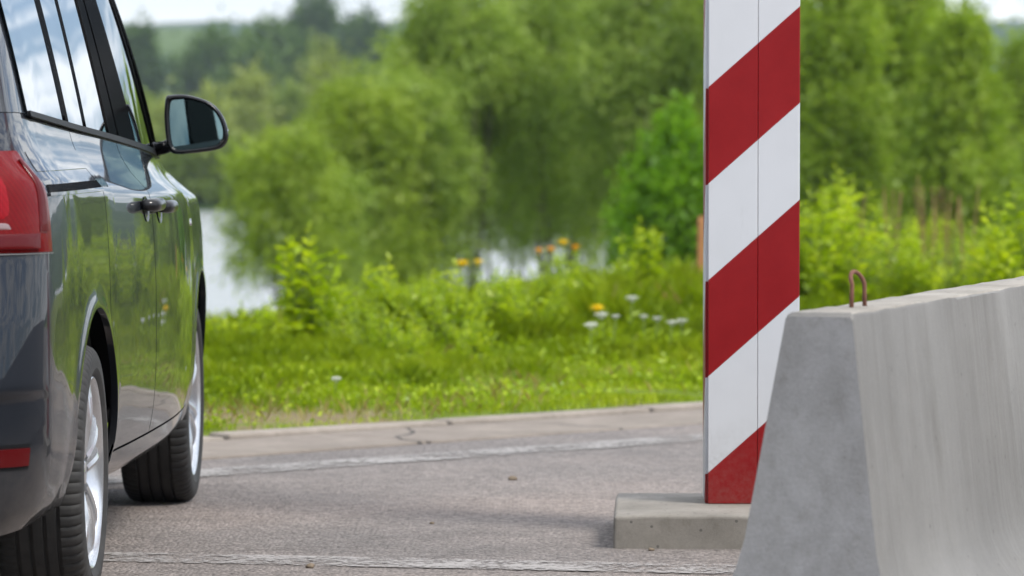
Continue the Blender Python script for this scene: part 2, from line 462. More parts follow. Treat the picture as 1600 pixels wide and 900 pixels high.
# ------------------------------------------------------------------ setting
DIR = Vector((0.7071, 0.7071, 0)); NRM = Vector((-0.7071, 0.7071, 0)); KA = Vector((-1.19, 16.4, 0))
def qdist(x, y):
    return (-(np.asarray(x, float) - KA.x) + (np.asarray(y, float) - KA.y)) * 0.7071
def H(x, y):
    x = np.asarray(x, float); y = np.asarray(y, float)
    q = qdist(x, y)
    und = (vnoise(x * 0.9 + 5, y * 0.9) - 0.5) * 0.10 + (vnoise(x * 0.31, y * 0.31 + 9) - 0.5) * 0.16
    verge = 0.035 + und * 0.7 * sstep(0.1, 2.0, q)
    verge = np.where(q < 0, -0.06, verge)
    s_ = ((x - KA.x) + (y - KA.y)) * 0.7071
    q0 = 3.0 + np.clip((s_ - 5.5) * 0.66, 0, 8.5)
    fall = -5.4 * np.clip((q - q0) / 54.0, 0, 1) ** 1.12
    near = verge + fall
    far = -5.3 + 1.6 * sstep(296, 306, y) + 12.5 * sstep(320, 820, y)
    ridge = (43 + 9 * vnoise(x * 0.004 + 3, 0.5 + 0 * y) + 8 * vnoise(x * 0.011, 7.5 + 0 * y)) * sstep(950, 2500, y)
    knoll = 17 * np.exp(-((x + 84) / 55) ** 2 - ((y - 1050) / 240) ** 2)
    rough = (vnoise(x * 0.06, y * 0.06) - 0.5) * 9 * sstep(900, 1500, y)
    far = far + ridge + knoll + rough
    return np.where((y > 280), np.maximum(far, -5.4), near)

xs = np.concatenate([-np.geomspace(900, 9, 55), np.linspace(-8, 10, 61), np.geomspace(11, 900, 55)])
ys = np.concatenate([np.linspace(-60, 10, 15), np.linspace(11, 45, 86), np.geomspace(46, 280, 60), np.linspace(284, 330, 14), np.geomspace(335, 3300, 120)])
X, Y = np.meshgrid(xs, ys)
Z = H(X, Y)
nx, ny = len(xs), len(ys)
v = np.stack([X.ravel(), Y.ravel(), Z.ravel()], 1)
i, j = np.meshgrid(np.arange(nx - 1), np.arange(ny - 1))
b = (j * nx + i).ravel()
f = np.stack([b, b + 1, b + nx + 1, b + nx], 1)
tag(obj('ground', v, f, M['ground']), kind='structure')

def strip(name, a0, a1, n0, n1, z, mat, seg=1, thick=0.0, gap=0.0, jit=0.0):
    """pieces laid along the kerb line, each a bevelled slab (or a sheet when thick is 0)"""
    m = MB()
    L = (a1 - a0) / seg
    r = random.Random(3)
    for k in range(seg):
        s0 = a0 + k * L + gap / 2; s1 = a0 + (k + 1) * L - gap / 2
        dz = r.uniform(-jit, jit); dz2 = r.uniform(-jit, jit)
        ps = []
        for zz in ((z - thick, z) if thick else (z,)):
            for (s, n) in ((s0, n0), (s1, n0), (s1, n1), (s0, n1)):
                p = KA + DIR * s + NRM * n
                ps.append((p.x, p.y, zz + (dz if s == s0 else dz2)))
        if thick:
            m.add(ps, [(0, 3, 2, 1), (4, 5, 6, 7), (0, 1, 5, 4), (1, 2, 6, 5), (2, 3, 7, 6), (3, 0, 4, 7)])
        else:
            m.add(ps, [(0, 1, 2, 3)])
    return m.build(name, mat, smooth=False)

tag(strip('road', -60, 120, -90, -0.74, 0.0, M['asphalt']), kind='structure')
g = strip('gutter', -24.3, 60, -0.74, -0.135, 0.008, M['gutter'], 34, 0.1, 0.022, 0.006)
bevel(g, 0.008); tag(g, kind='structure')
k = strip('kerb', -24, 60, -0.13, 0.0, 0.024, M['kerb'], 70, 0.14, 0.020, 0.008)
bevel(k, 0.012); tag(k, kind='structure')

# painted lines (worn)
def line_sheet(name, p0, p1, w, mat, z=0.004):
    p0 = Vector(p0); p1 = Vector(p1)
    d = (p1 - p0).normalized(); n = Vector((-d.y, d.x, 0)) * w / 2
    vs = [(*(p0 - n).xy, z), (*(p1 - n).xy, z), (*(p1 + n).xy, z), (*(p0 + n).xy, z)]
    return tag(obj(name, vs, [(0, 1, 2, 3)], mat, smooth=False), kind='structure')
a = at(310, 741, 14.78); b_ = at(1095, 686, 16.5)
dl = (b_ - a); dl.z = 0
line_sheet('road_marking', a - dl * 3, b_ + dl * 4, 0.26, M['line1'])
a = at(165, 872, 11.88); b_ = at(1000, 890, 11.58)
dl = (b_ - a); dl.z = 0
line_sheet('road_marking', a - dl * 0.4, b_ + dl * 0.9, 0.25, M['line2'])

tag(obj('river', [(-900, 20, -4.5), (900, 20, -4.5), (900, 303, -4.5), (-900, 303, -4.5)], [(0, 1, 2, 3)], M['water'], smooth=False), kind='structure')
_r = bpy.data.objects['river']

# haze: one closed volume round the scene
hz = MB(); hz.box(-905, 905, -62, 3305, -7, 150)
t = NT('haze_air')
pv = t.n('ShaderNodeVolumePrincipled', {'Color': (0.74, 0.86, 1.0, 1), 'Density': 0.00015, 'Anisotropy': 0.2})
t.t.links.new(pv.outputs[0], t.out.inputs['Volume'])
tag(hz.build('haze', t.m, smooth=False), 'pale blue haze over the far river bank and hills', 'haze', kind='stuff')

# ------------------------------------------------------------------ foliage
def leaf_mesh(name, P, D, L, W, mat, parent, tint, fold=0.25, side=None):
    """one folded diamond per leaf: P base points, D directions, L lengths, W widths"""
    n = len(P)
    D = D / (np.linalg.norm(D, axis=1, keepdims=True) + 1e-9)
    if side is None:
        side = rng.normal(size=(n, 3))
    S = np.cross(D, side); S /= (np.linalg.norm(S, axis=1, keepdims=True) + 1e-9)
    N = np.cross(S, D)
    L = np.asarray(L).reshape(-1, 1); W = np.asarray(W).reshape(-1, 1)
    mid = P + D * L * 0.45
    V = np.stack([P, mid + S * W * 0.5 + N * W * fold, P + D * L - N * L * 0.12, mid - S * W * 0.5 + N * W * fold], 1).reshape(-1, 3)
    me = bpy.data.meshes.new(name)
    me.vertices.add(4 * n)
    me.vertices.foreach_set('co', V.astype(np.float32).ravel())
    me.loops.add(4 * n)
    me.loops.foreach_set('vertex_index', np.arange(4 * n, dtype=np.int32))
    me.polygons.add(n)
    me.polygons.foreach_set('loop_start', np.arange(0, 4 * n, 4, dtype=np.int32))
    me.polygons.foreach_set('loop_total', np.full(n, 4, np.int32))
    at_ = me.attributes.new('tint', 'FLOAT', 'POINT')
    at_.data.foreach_set('value', np.repeat(np.clip(tint, 0, 1), 4).astype(np.float32))
    me.update(calc_edges=True)
    return link(name, me, mat, parent)

def crown_points(n_clump, n_leaf, env, seed, clump_r, stretch=(1, 1, 1), low_sparse=False):
    """leaf points grouped in clumps inside the envelope env(r) -> random point"""
    r = np.random.default_rng(seed)
    C = np.array([env(r) for _ in range(n_clump)])
    rad = clump_r * r.uniform(0.6, 1.35, n_clump)
    wz = C[:, 2] / max(C[:, 2].max(), 1e-6)
    pw = (0.22 + wz ** 1.3) if low_sparse else np.ones(n_clump)
    which = r.choice(n_clump, n_leaf, p=pw / pw.sum())
    d = r.normal(size=(n_leaf, 3)); d /= np.linalg.norm(d, axis=1, keepdims=True)
    rr = r.random(n_leaf) ** 0.5 * (1 + 0.38 * np.abs(r.normal(size=n_leaf)))
    P = C[which] + d * (rr * rad[which])[:, None] * np.array(stretch)
    return C, P, d, which, r

def make_tree(name, label, cat, group, x, y, h, w, leafmat, seed, n_clump=34, n_leaf=9000, leaf=(0.13, 0.045), trunks=1,
              base=0.25, top_pow=0.8, clump=0.17, droop=0.45, z=None, stretch=(1, 1, 1.35), bark='bark', lean=0.0, broad=False):
    z0 = float(H(x, y)) if z is None else z
    root = empty(name, (x, y, z0))
    tag(root, label, cat, group)
    rr = random.Random(seed)
    def env(r):
        t = r.random() ** 0.9
        zz = h * (base + (0.95 - base) * t)
        prof = math.sqrt(max(0.02, 1 - ((t - 0.42) / 0.62) ** 2)) if broad else (math.sin(PI * min(1, (0.16 + 0.84 * t)) ** top_pow)) ** 0.75
        ang = r.random() * 2 * PI
        rad = w * 0.5 * prof * math.sqrt(r.uniform(0.08, 1.0)) * 0.86
        return (rad * math.cos(ang) + lean * t, rad * math.sin(ang), zz)
    C, P, d, which, r = crown_points(n_clump, n_leaf, env, seed, w * clump, stretch, broad)
    keep = P[:, 2] > 0.15
    P = P[keep]; d = d[keep]; which = which[keep]
    n = len(P)
    D = d * 0.7 + r.normal(size=(n, 3)) * 0.5 + np.array([0, 0, -droop])
    ct = r.uniform(0.25, 0.75, n_clump)
    tint = ct[which] + r.normal(size=n) * 0.16
    L = leaf[0] * r.uniform(0.7, 1.35, n); W = leaf[1] * r.uniform(0.7, 1.35, n)
    leaf_mesh('crown', P, D, L, W, leafmat, root, tint)
    tb = MB()
    r0 = max(0.035, h * 0.014)
    tops = []
    for k in range(trunks):
        a = 2 * PI * k / max(1, trunks) + rr.uniform(0, 1)
        sp = 0.0 if trunks == 1 else w * 0.10
        bx, by = sp * 0.4 * math.cos(a), sp * 0.4 * math.sin(a)
        ex, ey = (sp * 2.0 * math.cos(a) + lean, sp * 2.0 * math.sin(a))
        pts = []; rad = []
        for s in range(9):
            t = s / 8
            pts.append((bx + (ex - bx) * t + rr.uniform(-1, 1) * 0.02 * h * t, by + (ey - by) * t + rr.uniform(-1, 1) * 0.02 * h * t, -0.1 + h * 0.9 * t))
            rad.append(r0 * (1 - 0.88 * t) * (1.0 if trunks == 1 else 0.75))
        tb.tube(pts, rad, 7)
        tops.append(pts)
    order = list(range(n_clump)); rr.shuffle(order)
    for ci in order[:min(n_clump, 22)]:
        c = C[ci]
        pts = min(tops, key=lambda ps: (ps[4][0] - c[0]) ** 2 + (ps[4][1] - c[1]) ** 2)
        tz = max(0.12, min(0.85, (c[2] / h) * 0.72))
        s = tz / 0.9 * 8; i0 = int(min(7, s)); ft = s - i0
        p0 = Vector(pts[i0]).lerp(Vector(pts[i0 + 1]), ft)
        p1 = Vector(c)
        mid = p0.lerp(p1, 0.5) + Vector((0, 0, -0.04 * h))
        rb = r0 * 0.38 * (1 - tz * 0.7)
        tb.tube([p0, mid, p1], [rb, rb * 0.65, rb * 0.2], 5, cap=False)
    tb.build('trunk', M[bark], root)
    return root

# near-bank willows, about eighty metres off
def px_tree(u, top, wpx, d, **kw):
    p = at(u, top, d)
    z0 = float(H(p.x, d))
    return dict(x=p.x, y=d, h=(p.z - z0) * 1.0, w=wpx / FPX * d, **kw)
G1 = 'willows along the near river bank'
W = [
    (px_tree(455, 205, 235, 74), 'willow_y', 'low bushy willow nearest the car mirror, its lower twigs lacy against the water', 11, 0.40, 8500, 0.10),
    (px_tree(570, 130, 250, 79), 'willow_y', 'light green willow with a rounded top, between the low bushy willow and the tall ones', 12, 0.20, 16000, 0.115),
    (px_tree(722, -30, 310, 82), 'willow', 'tall grey green willow with sky showing on its left shoulder', 13, 0.30, 23000, 0.11),
    (px_tree(865, -50, 310, 84), 'willow', 'broad tall willow in the middle of the view above the yellow flowers', 14, 0.32, 25000, 0.115),
    (px_tree(1020, -70, 290, 80), 'willow', 'tall willow directly behind the bright green shrub beside the striped post', 15, 0.22, 24000, 0.115),
    (px_tree(650, 115, 210, 80), 'willow', 'narrow willow filling the shoulder between the rounded light one and the tall grey green one', 19, 0.2, 14000, 0.125),
    (px_tree(515, 270, 200, 76), 'willow', 'low spreading willow between the two light green ones', 20, 0.15, 8000, 0.12),
    (px_tree(640, 150, 200, 88), 'willow', 'low dim willow in the gap under the tall grey green one', 16, 0.5, 6000, 0.12),
    (px_tree(930, 130, 240, 92), 'willow', 'shaded willow farther back, low between the two tallest ones', 17, 0.4, 9000, 0.14),
    (px_tree(790, 140, 240, 93), 'willow', 'shaded willow farther back, below the sky gap in the tree tops', 18, 0.5, 7000, 0.12),
]
for kw, m, lab, seed, base, nl, cl in W:
    make_tree('willow_tree', lab, 'tree', G1, leafmat=M[m], seed=seed, n_clump=90, n_leaf=int(nl * 0.92), leaf=(0.16, 0.05), trunks=3, base=base, clump=cl, droop=0.55, broad=True, **kw)
G2 = 'slender trees right of the striped post'
P_ = [
    (px_tree(1175, -110, 190, 78), 'tree mostly hidden behind the striped post, only its edges showing', 21),
    (px_tree(1305, -75, 210, 72), 'slender pale trunked tree first to the right of the striped post', 22),
    (px_tree(1405, -60, 200, 76), 'slender tall tree between two others above the rusty barrier loop', 23),
    (px_tree(1500, 5, 190, 70), 'conical tree with a pointed top standing over the barrier', 24),
    (px_tree(1600, 70, 170, 92), 'paler tree at the frame edge beyond the conical tree', 25),
    (px_tree(1450, -20, 170, 98), 'dim tree seen in the gap behind the conical tree and its tall neighbour', 26),
    (px_tree(1730, 0, 220, 86), 'broad tree past the right edge of the view behind the barrier', 27),
    (px_tree(1240, -30, 170, 96), 'dim tree filling the gap just right of the striped post', 28),
]
for kw, lab, seed in P_:
    make_tree('poplar_tree', lab, 'tree', G2, leafmat=M['poplar'], seed=seed, n_clump=70, n_leaf=19000, leaf=(0.14, 0.07), trunks=1, base=0.10, top_pow=0.72, clump=0.16, droop=0.25, stretch=(1, 1, 1.5), **kw)
kw = px_tree(1060, 185, 240, 47)
make_tree('bright_shrub', 'vivid green leafy shrub close to the left side of the striped post', 'shrub', None, leafmat=M['lush'], seed=33, n_clump=64, n_leaf=8500, leaf=(0.10, 0.05), trunks=4, base=0.04, clump=0.085, droop=-0.2, stretch=(1, 1, 2.0), **kw)
kw = px_tree(1330, 290, 330, 52)
# far bank
G3 = 'trees on the far river bank'
fb = [(205, 150, 110, 318, 'bank_g'), (265, 175, 120, 308, 'bank_y'), (330, 165, 110, 310, 'bank_y'), (395, 125, 115, 315, 'bank_y'), (450, 150, 110, 322, 'bank_g'),
      (300, 205, 100, 305, 'bank_g'), (235, 215, 90, 306, 'bank_y'), (355, 240, 80, 304, 'bank_g'), (510, 90, 110, 330, 'bank_y'), (560, 130, 110, 312, 'bank_g'), (640, 140, 130, 312, 'bank_y'),
      (720, 150, 130, 312, 'bank_g'), (800, 140, 130, 312, 'bank_y'), (880, 150, 130, 312, 'bank_g'), (960, 150, 130, 312, 'bank_y'), (1060, 140, 140, 312, 'bank_g'),
      (1300, 140, 150, 312, 'bank_y'), (1400, 140, 140, 312, 'bank_g'), (1500, 130, 140, 312, 'bank_y'), (1590, 120, 140, 312, 'bank_g'), (1200, 140, 140, 312, 'bank_y'), (120, 140, 130, 312, 'bank_g')]
kinds = {'bank_y': 'hazy yellow green tree on the far river bank', 'bank_g': 'hazy mid green tree on the far river bank'}
for n_, (u, top, wp, d, m) in enumerate(fb):
    kw = px_tree(u, top, wp, d)
    make_tree('bank_tree', kinds[m], 'tree', G3, leafmat=M[m], seed=100 + n_, n_clump=30, n_leaf=3200, leaf=(0.55, 0.32), trunks=1, base=0.06, clump=0.19, droop=0.1, **kw)
# dark trees on the rise behind
G4 = 'dark trees on the rise beyond the river'
dk = [(215, 55, 80, 640, 'dark tree at the left end of the rise, partly behind the car pillar'), (335, 68, 120, 640, 'round dark tree on the rise above the mirror, leftmost of its clump'),
      (425, 52, 120, 660, 'wide dark tree on the rise, second from the mirror'), (490, 18, 110, 700, 'tallest dark tree on the rise, breaking the skyline'),
      (570, 40, 110, 690, 'darkest tree on the rise, next to the tallest one'), (395, 95, 100, 600, 'low mid green tree in front of the dark clump on the rise'),
      (470, 90, 100, 605, 'low tree below the tallest dark tree on the rise'), (640, 100, 110, 700, 'dark tree on the rise where the willows begin')]
for n_, (u, top, wp, d, lab) in enumerate(dk):
    kw = px_tree(u, top, wp, d)
    make_tree('dark_tree', lab, 'tree', G4, leafmat=M['oak' if n_ in (0, 3, 4, 7) else 'mid_wood'], seed=200 + n_, n_clump=34, n_leaf=3600, leaf=(1.1, 0.7), trunks=1, base=0.10, clump=0.2, droop=0.0, **kw)

# ------------------------------------------------------------------ verge: grass, weeds, flowers
def scatter(n, y0, y1, q0=-0.025, q1=16.0):
    y = rng.uniform(y0, y1, n)
    x = rng.uniform(-1, 1, n) * (0.185 * y + 0.7)
    q = qdist(x, y)
    k = (q > q0) & (q < q1)
    return x[k], y[k]
def bare(x, y):
    """thin turf near the left end of the kerb"""
    q = qdist(x, y)
    p = sstep(1.0, 0.3, np.hypot(x + 1.05, (y - 17.35) * 1.2)) * (0.55 + 0.45 * (vnoise(x * 4, y * 4) > 0.3))
    p = np.maximum(p, 0.7 * (vnoise(x * 1.9 + 30, y * 1.9) > 0.80))
    return p
def blades(x, y, h, tint, wid=0.007):
    n = len(x)
    z = H(x, y)
    a = rng.uniform(0, 2 * PI, n)
    ln = rng.uniform(0.1, 0.7, n)
    dx, dy = np.cos(a), np.sin(a)
    px_, py_ = -dy, dx
    w = wid * rng.uniform(0.7, 1.4, n)
    P = lambda t, s: np.stack([x + dx * h * ln * t * t + px_ * w * s, y + dy * h * ln * t * t + py_ * w * s, z - 0.01 + h * (t - 0.25 * ln * t * t)], 1)
    V = np.stack([P(0, -0.5), P(0, 0.5), P(0.55, 0.42), P(1.0, 0.0), P(0.55, -0.42)], 1).reshape(-1, 3)
    return V, np.repeat(tint, 5)
Vs = []; Ts = []
for n, y0, y1, hs, wd in ((180000, 16, 23, 0.085, 0.0045), (95000, 22, 31, 0.12, 0.007), (48000, 30, 48, 0.10, 0.011)):
    x, y = scatter(n, y0, y1)
    keep = rng.random(len(x)) > bare(x, y) * 0.97
    x, y = x[keep], y[keep]
    cl = vnoise(x * 1.7, y * 1.7) * 0.6 + vnoise(x * 6, y * 6 + 3) * 0.4
    q = qdist(x, y)
    h = hs * (0.25 + 1.9 * cl ** 1.6) * rng.uniform(0.6, 1.3, len(x)) * (0.5 + 0.5 * sstep(0.1, 1.4, q)) * (1 + 0.5 * sstep(2.2, 4.0, q))
    tint = np.clip(0.15 + 0.7 * vnoise(x * 2.3 + 11, y * 2.3) + rng.normal(size=len(x)) * 0.15, 0, 1)
    V, T = blades(x, y, h, tint, wd)
    Vs.append(V); Ts.append(T)
V = np.concatenate(Vs); T = np.concatenate(Ts)
def blade_mesh(name, V, T, mat):
    n = len(V) // 5
    me = bpy.data.meshes.new(name)
    me.vertices.add(len(V)); me.vertices.foreach_set('co', V.astype(np.float32).ravel())
    me.loops.add(len(V)); me.loops.foreach_set('vertex_index', np.arange(len(V), dtype=np.int32))
    me.polygons.add(n)
    me.polygons.foreach_set('loop_start', np.arange(0, len(V), 5, dtype=np.int32))
    me.polygons.foreach_set('loop_total', np.full(n, 5, np.int32))
    a_ = me.attributes.new('tint', 'FLOAT', 'POINT'); a_.data.foreach_set('value', T.astype(np.float32))
    me.update(calc_edges=True)
    return link(name, me, mat)
tag(blade_mesh('grass', V, T, M['grass']), 'bright green grass on the verge behind the kerb', 'grass', kind='stuff')
# low clover and broad leaves in the turf
x, y = scatter(36000, 16, 34)
keep = (rng.random(len(x)) > bare(x, y) * 0.9) & (vnoise(x * 1.3 + 4, y * 1.3) > 0.36)
x, y = x[keep], y[keep]
P = np.stack([x, y, H(x, y) + rng.uniform(0.0, 0.07, len(x))], 1)
D = rng.normal(size=(len(x), 3)) * np.array([1, 1, 0.4]) + np.array([0, 0, 0.25])
side = rng.normal(size=(len(x), 3)) * 0.4 + np.array([0, 0, 1.0])
lf = leaf_mesh('ground_cover', P, D, 0.024 * rng.uniform(0.6, 1.5, len(x)), 0.017 * rng.uniform(0.6, 1.5, len(x)), M['weed'], None, rng.uniform(0, 0.75, len(x)))
tag(lf, 'low broad leaved plants growing through the verge grass', 'ground cover', kind='stuff')
# dry stems
x, y = scatter(1100, 20, 36, 3.5)
keep = vnoise(x * 1.1 + 20, y * 1.1 + 4) > 0.55
x, y = x[keep], y[keep]
V, T = blades(x, y, rng.uniform(0.16, 0.34, len(x)), rng.random(len(x)), 0.0028)
x, y = scatter(13000, 16, 26)
keep = rng.random(len(x)) < 0.15 + 0.85 * (vnoise(x * 1.5 + 8, y * 1.5 + 2) > 0.62)
x, y = x[keep], y[keep]
V2, T2 = blades(x, y, rng.uniform(0.03, 0.11, len(x)), rng.random(len(x)) * 0.6, 0.0035)
V = np.concatenate([V, V2]); T = np.concatenate([T, T2])
tag(blade_mesh('dry_grass', V, T, M['straw']), 'dry straw coloured grass stalks among the verge weeds', 'dry grass', kind='stuff')

def weed_proto(name, h, w, n_stem, leaf, seed, mat='weed', dens=1.25):
    """a leafy weed: upright stems with leaves all the way up"""
    root = empty(name)
    r = np.random.default_rng(seed)
    m = MB(); P = []; D = []; Ls = []; Ti = []
    for s in range(n_stem):
        a = r.uniform(0, 2 * PI); rad = w * 0.5 * math.sqrt(r.random())
        hh = h * r.uniform(0.7, 1.0) * (1 - 0.35 * (rad / (w * 0.5)) ** 2)
        b0 = np.array([rad * 0.35 * math.cos(a), rad * 0.35 * math.sin(a), -0.03])
        tip = np.array([rad * math.cos(a), rad * math.sin(a), hh])
        mid = (b0 + tip) / 2 + np.array([-0.1 * rad * math.cos(a), -0.1 * rad * math.sin(a), 0.08 * hh])
        m.tube([tuple(b0), tuple(mid), tuple(tip)], [0.004, 0.003, 0.0015], 4, cap=False)
        nl = int(hh / 0.018 * dens)
        st = r.uniform(0.2, 0.8)
        for q in range(nl):
            t = 0.12 + 0.88 * (q + r.random()) / nl
            p = (1 - t) ** 2 * b0 + 2 * t * (1 - t) * mid + t * t * tip
            aa = q * 2.4 + r.uniform(-0.5, 0.5)
            k = 1.0 if t < 0.9 else 0.6
            P.append(p); D.append([math.cos(aa), math.sin(aa), r.uniform(0.1, 0.9) if t < 0.93 else 1.6]); Ls.append(leaf * k * r.uniform(0.6, 1.25) * (1.15 - 0.5 * t))
            Ti.append(st + r.normal() * 0.15 + 0.15 * (t - 0.5))
    m.build('stem', M['stem'], root)
    Ls = np.array(Ls)
    up = r.normal(size=(len(P), 3)) * 0.35 + np.array([0, 0, 1.0])
    leaf_mesh('foliage', np.array(P), np.array(D), Ls, Ls * 0.5, M[mat], root, np.array(Ti), side=up)
    return root

GW = 'leafy weeds along the verge'
def place(o, u, vbase, d, s=1.0, rz=0.0, label=None, group=GW, cat='weed'):
    p = at(u, vbase, d)
    o.location = (p.x, d, float(H(p.x, d)) - 0.01)
    o.scale = (s, s, s); o.rotation_euler = (0, 0, rz)
    tag(o, label, cat, group)
    return o
protos = [weed_proto('leafy_weed', 0.42, 0.42, 26, 0.060, 1), weed_proto('leafy_weed', 0.36, 0.50, 30, 0.050, 2),
          weed_proto('leafy_weed', 0.50, 0.30, 12, 0.075, 3), weed_proto('leafy_weed', 0.30, 0.34, 20, 0.055, 4)]
used = [False] * 4
def weed(k):
    if not used[k]:
        used[k] = True
        return protos[k]
    return copy_tree(protos[k])
named = [  # u, d, proto, scale, label
    (485, 22.4, 2, 1.18, 'tallest leafy weed, its yellow green tip standing clear against the water'),
    (375, 22.8, 3, 0.95, 'broad leaved weed clump beside the front wheel of the car'),
    (415, 23.6, 2, 0.55, 'small upright weed between the wheel side clump and the tallest weed'),
    (525, 22.6, 0, 0.85, 'dense weed clump at the foot of the tallest weed'),
    (595, 22.9, 2, 0.86, 'weed with one narrow upright shoot above the bushy mass'),
    (570, 22.2, 1, 0.85, 'wide low weed clump in the left half of the bushy mass'),
    (640, 22.6, 0, 0.80, 'rounded weed clump in the middle of the bushy mass'),
    (700, 23.4, 2, 0.80, 'thin weed shoot behind the bushy mass, below the yellow flowers'),
    (705, 21.9, 1, 0.85, 'front weed clump of the bushy mass, lower and wider than the rest'),
    (775, 22.4, 0, 0.86, 'weed clump right of the yellow flower pair'),
    (825, 22.6, 1, 0.88, 'right hand end clump of the bushy mass'),
    (880, 28.0, 0, 1.05, 'pale weed clump under the group of orange flowers'),
    (905, 27.0, 3, 1.2, 'low pale weed right of the orange flower group'),
    (1000, 28.5, 2, 1.15, 'tall sprig with sparse leaves left of the striped post'),
    (960, 29.5, 1, 0.8, 'hazy weed clump behind the white umbels'),
    (1060, 31.0, 1, 0.8, 'weed clump near the wooden stake'),
]
for u, d, k, s, lab in named:
    place(weed(k), u, 560, d, s * (1.32 if d < 26 else 1.15), random.uniform(0, 6.28), lab)
for n_, (u, d, k_, s_) in enumerate(((505, 25.5, 0, 0.92), (560, 26.5, 1, 1.0), (620, 26.0, 0, 1.02), (670, 27.0, 0, 1.05), (730, 26.5, 1, 1.1), (790, 27.0, 0, 1.05), (845, 27.5, 1, 1.05), (540, 23.5, 0, 1.05), (660, 24.2, 0, 1.08), (745, 23.6, 1, 1.12), (450, 23.0, 3, 0.9),
                                       (935, 29.0, 1, 0.9), (1020, 29.0, 0, 0.8), (590, 21.4, 1, 0.8), (740, 21.2, 3, 0.9), (640, 21.0, 3, 0.8))):
    place(weed(k_), u, 560, d, s_, n_ * 1.9, 'bushy weed deep in the mixed growth above the mown grass', 'bushy weeds in the mixed growth')
for n_ in range(46):
    d = random.uniform(21.5, 33)
    u = random.uniform(250, 1130)
    if d < 24 and u > 850: d += 5
    place(weed(random.choice([0, 1, 3])), u, 560, d, random.uniform(0.4, 0.66) * (0.9 if u < 880 else 0.62), random.uniform(0, 6.28),
          'small leafy weed among the mixed growth on the verge', 'small weeds in the mixed verge growth')
# bushes behind the barrier
GB = 'yellow green bushes behind the concrete barrier'
bps = [weed_proto('verge_bush', 0.80, 0.95, 62, 0.085, 9, dens=0.75), weed_proto('verge_bush', 0.70, 1.05, 44, 0.070, 19, mat='bush_leaf', dens=0.8), weed_proto('verge_bush', 0.85, 0.80, 40, 0.105, 29, dens=0.6)]
bushes = [(1275, 25.0, 1.08, 0, 'tall bush in the corner between the striped post and the rusty loop'), (1345, 26.5, 0.82, 1, 'duller bush directly behind the rusty loop'),
          (1425, 25.5, 0.66, 2, 'low bush right of the rusty loop'), (1500, 26.0, 0.72, 1, 'duller bush behind the middle of the barrier top'),
          (1570, 24.5, 0.80, 0, 'bush behind the far visible end of the barrier'), (1622, 23.5, 1.12, 2, 'tallest bush cut by the frame edge over the barrier'),
          (1318, 29.0, 1.05, 2, 'farther bush between the post and the loop, half hidden'), (1455, 29.5, 0.78, 0, 'farther bush under the slender trees'),
          (1545, 30.0, 0.72, 1, 'dull farther bush low beneath the conical tree'), (1690, 26.0, 1.0, 1, 'duller bush past the frame edge behind the barrier')]
bused = set()
for n_, (u, d, s, k_, lab) in enumerate(bushes):
    o = copy_tree(bps[k_]) if k_ in bused else bps[k_]
    bused.add(k_)
    place(o, u, 500, d, s * 1.05, n_ * 1.3, lab, GB, 'bush')
# rusty dock stalks standing over the bushes
for n_, (u, d, hh_) in enumerate(((1392, 27.5, 0.86), (1452, 27.0, 0.90), (1476, 28.0, 0.84), (1335, 28.0, 0.80), (1510, 27.6, 0.86))):
    p = at(u, 500, d); z_ = float(H(p.x, d)); rs = random.Random(n_)
    m = MB()
    for q in range(5):
        tx, ty_ = rs.uniform(-0.10, 0.10), rs.uniform(-0.08, 0.08); h1 = hh_ * rs.uniform(0.75, 1.0)
        m.tube([(tx * 0.2, ty_ * 0.2, -0.02), (tx * 0.6, ty_ * 0.6, h1 * 0.6), (tx, ty_, h1)], [0.004, 0.0035, 0.002], 5)
        for e in range(26):
            t = 0.55 + 0.45 * e / 26; a = e * 2.4
            c = Vector((tx * t, ty_ * t, h1 * t))
            dv = Vector((math.cos(a) * 0.016, math.sin(a) * 0.016, 0.012)); pv_ = Vector((-math.sin(a) * 0.006, math.cos(a) * 0.006, 0))
            m.add([c, c + dv * 0.5 + pv_, c + dv, c + dv * 0.5 - pv_], [(0, 1, 2, 3)])
    o = m.build('dry_stalk', M['dock'], smooth=False); o.location = (p.x, d, z_)
    tag(o, 'reddish brown seed stalks rising over the bushes behind the barrier', 'plant', 'seed stalks over the bushes')

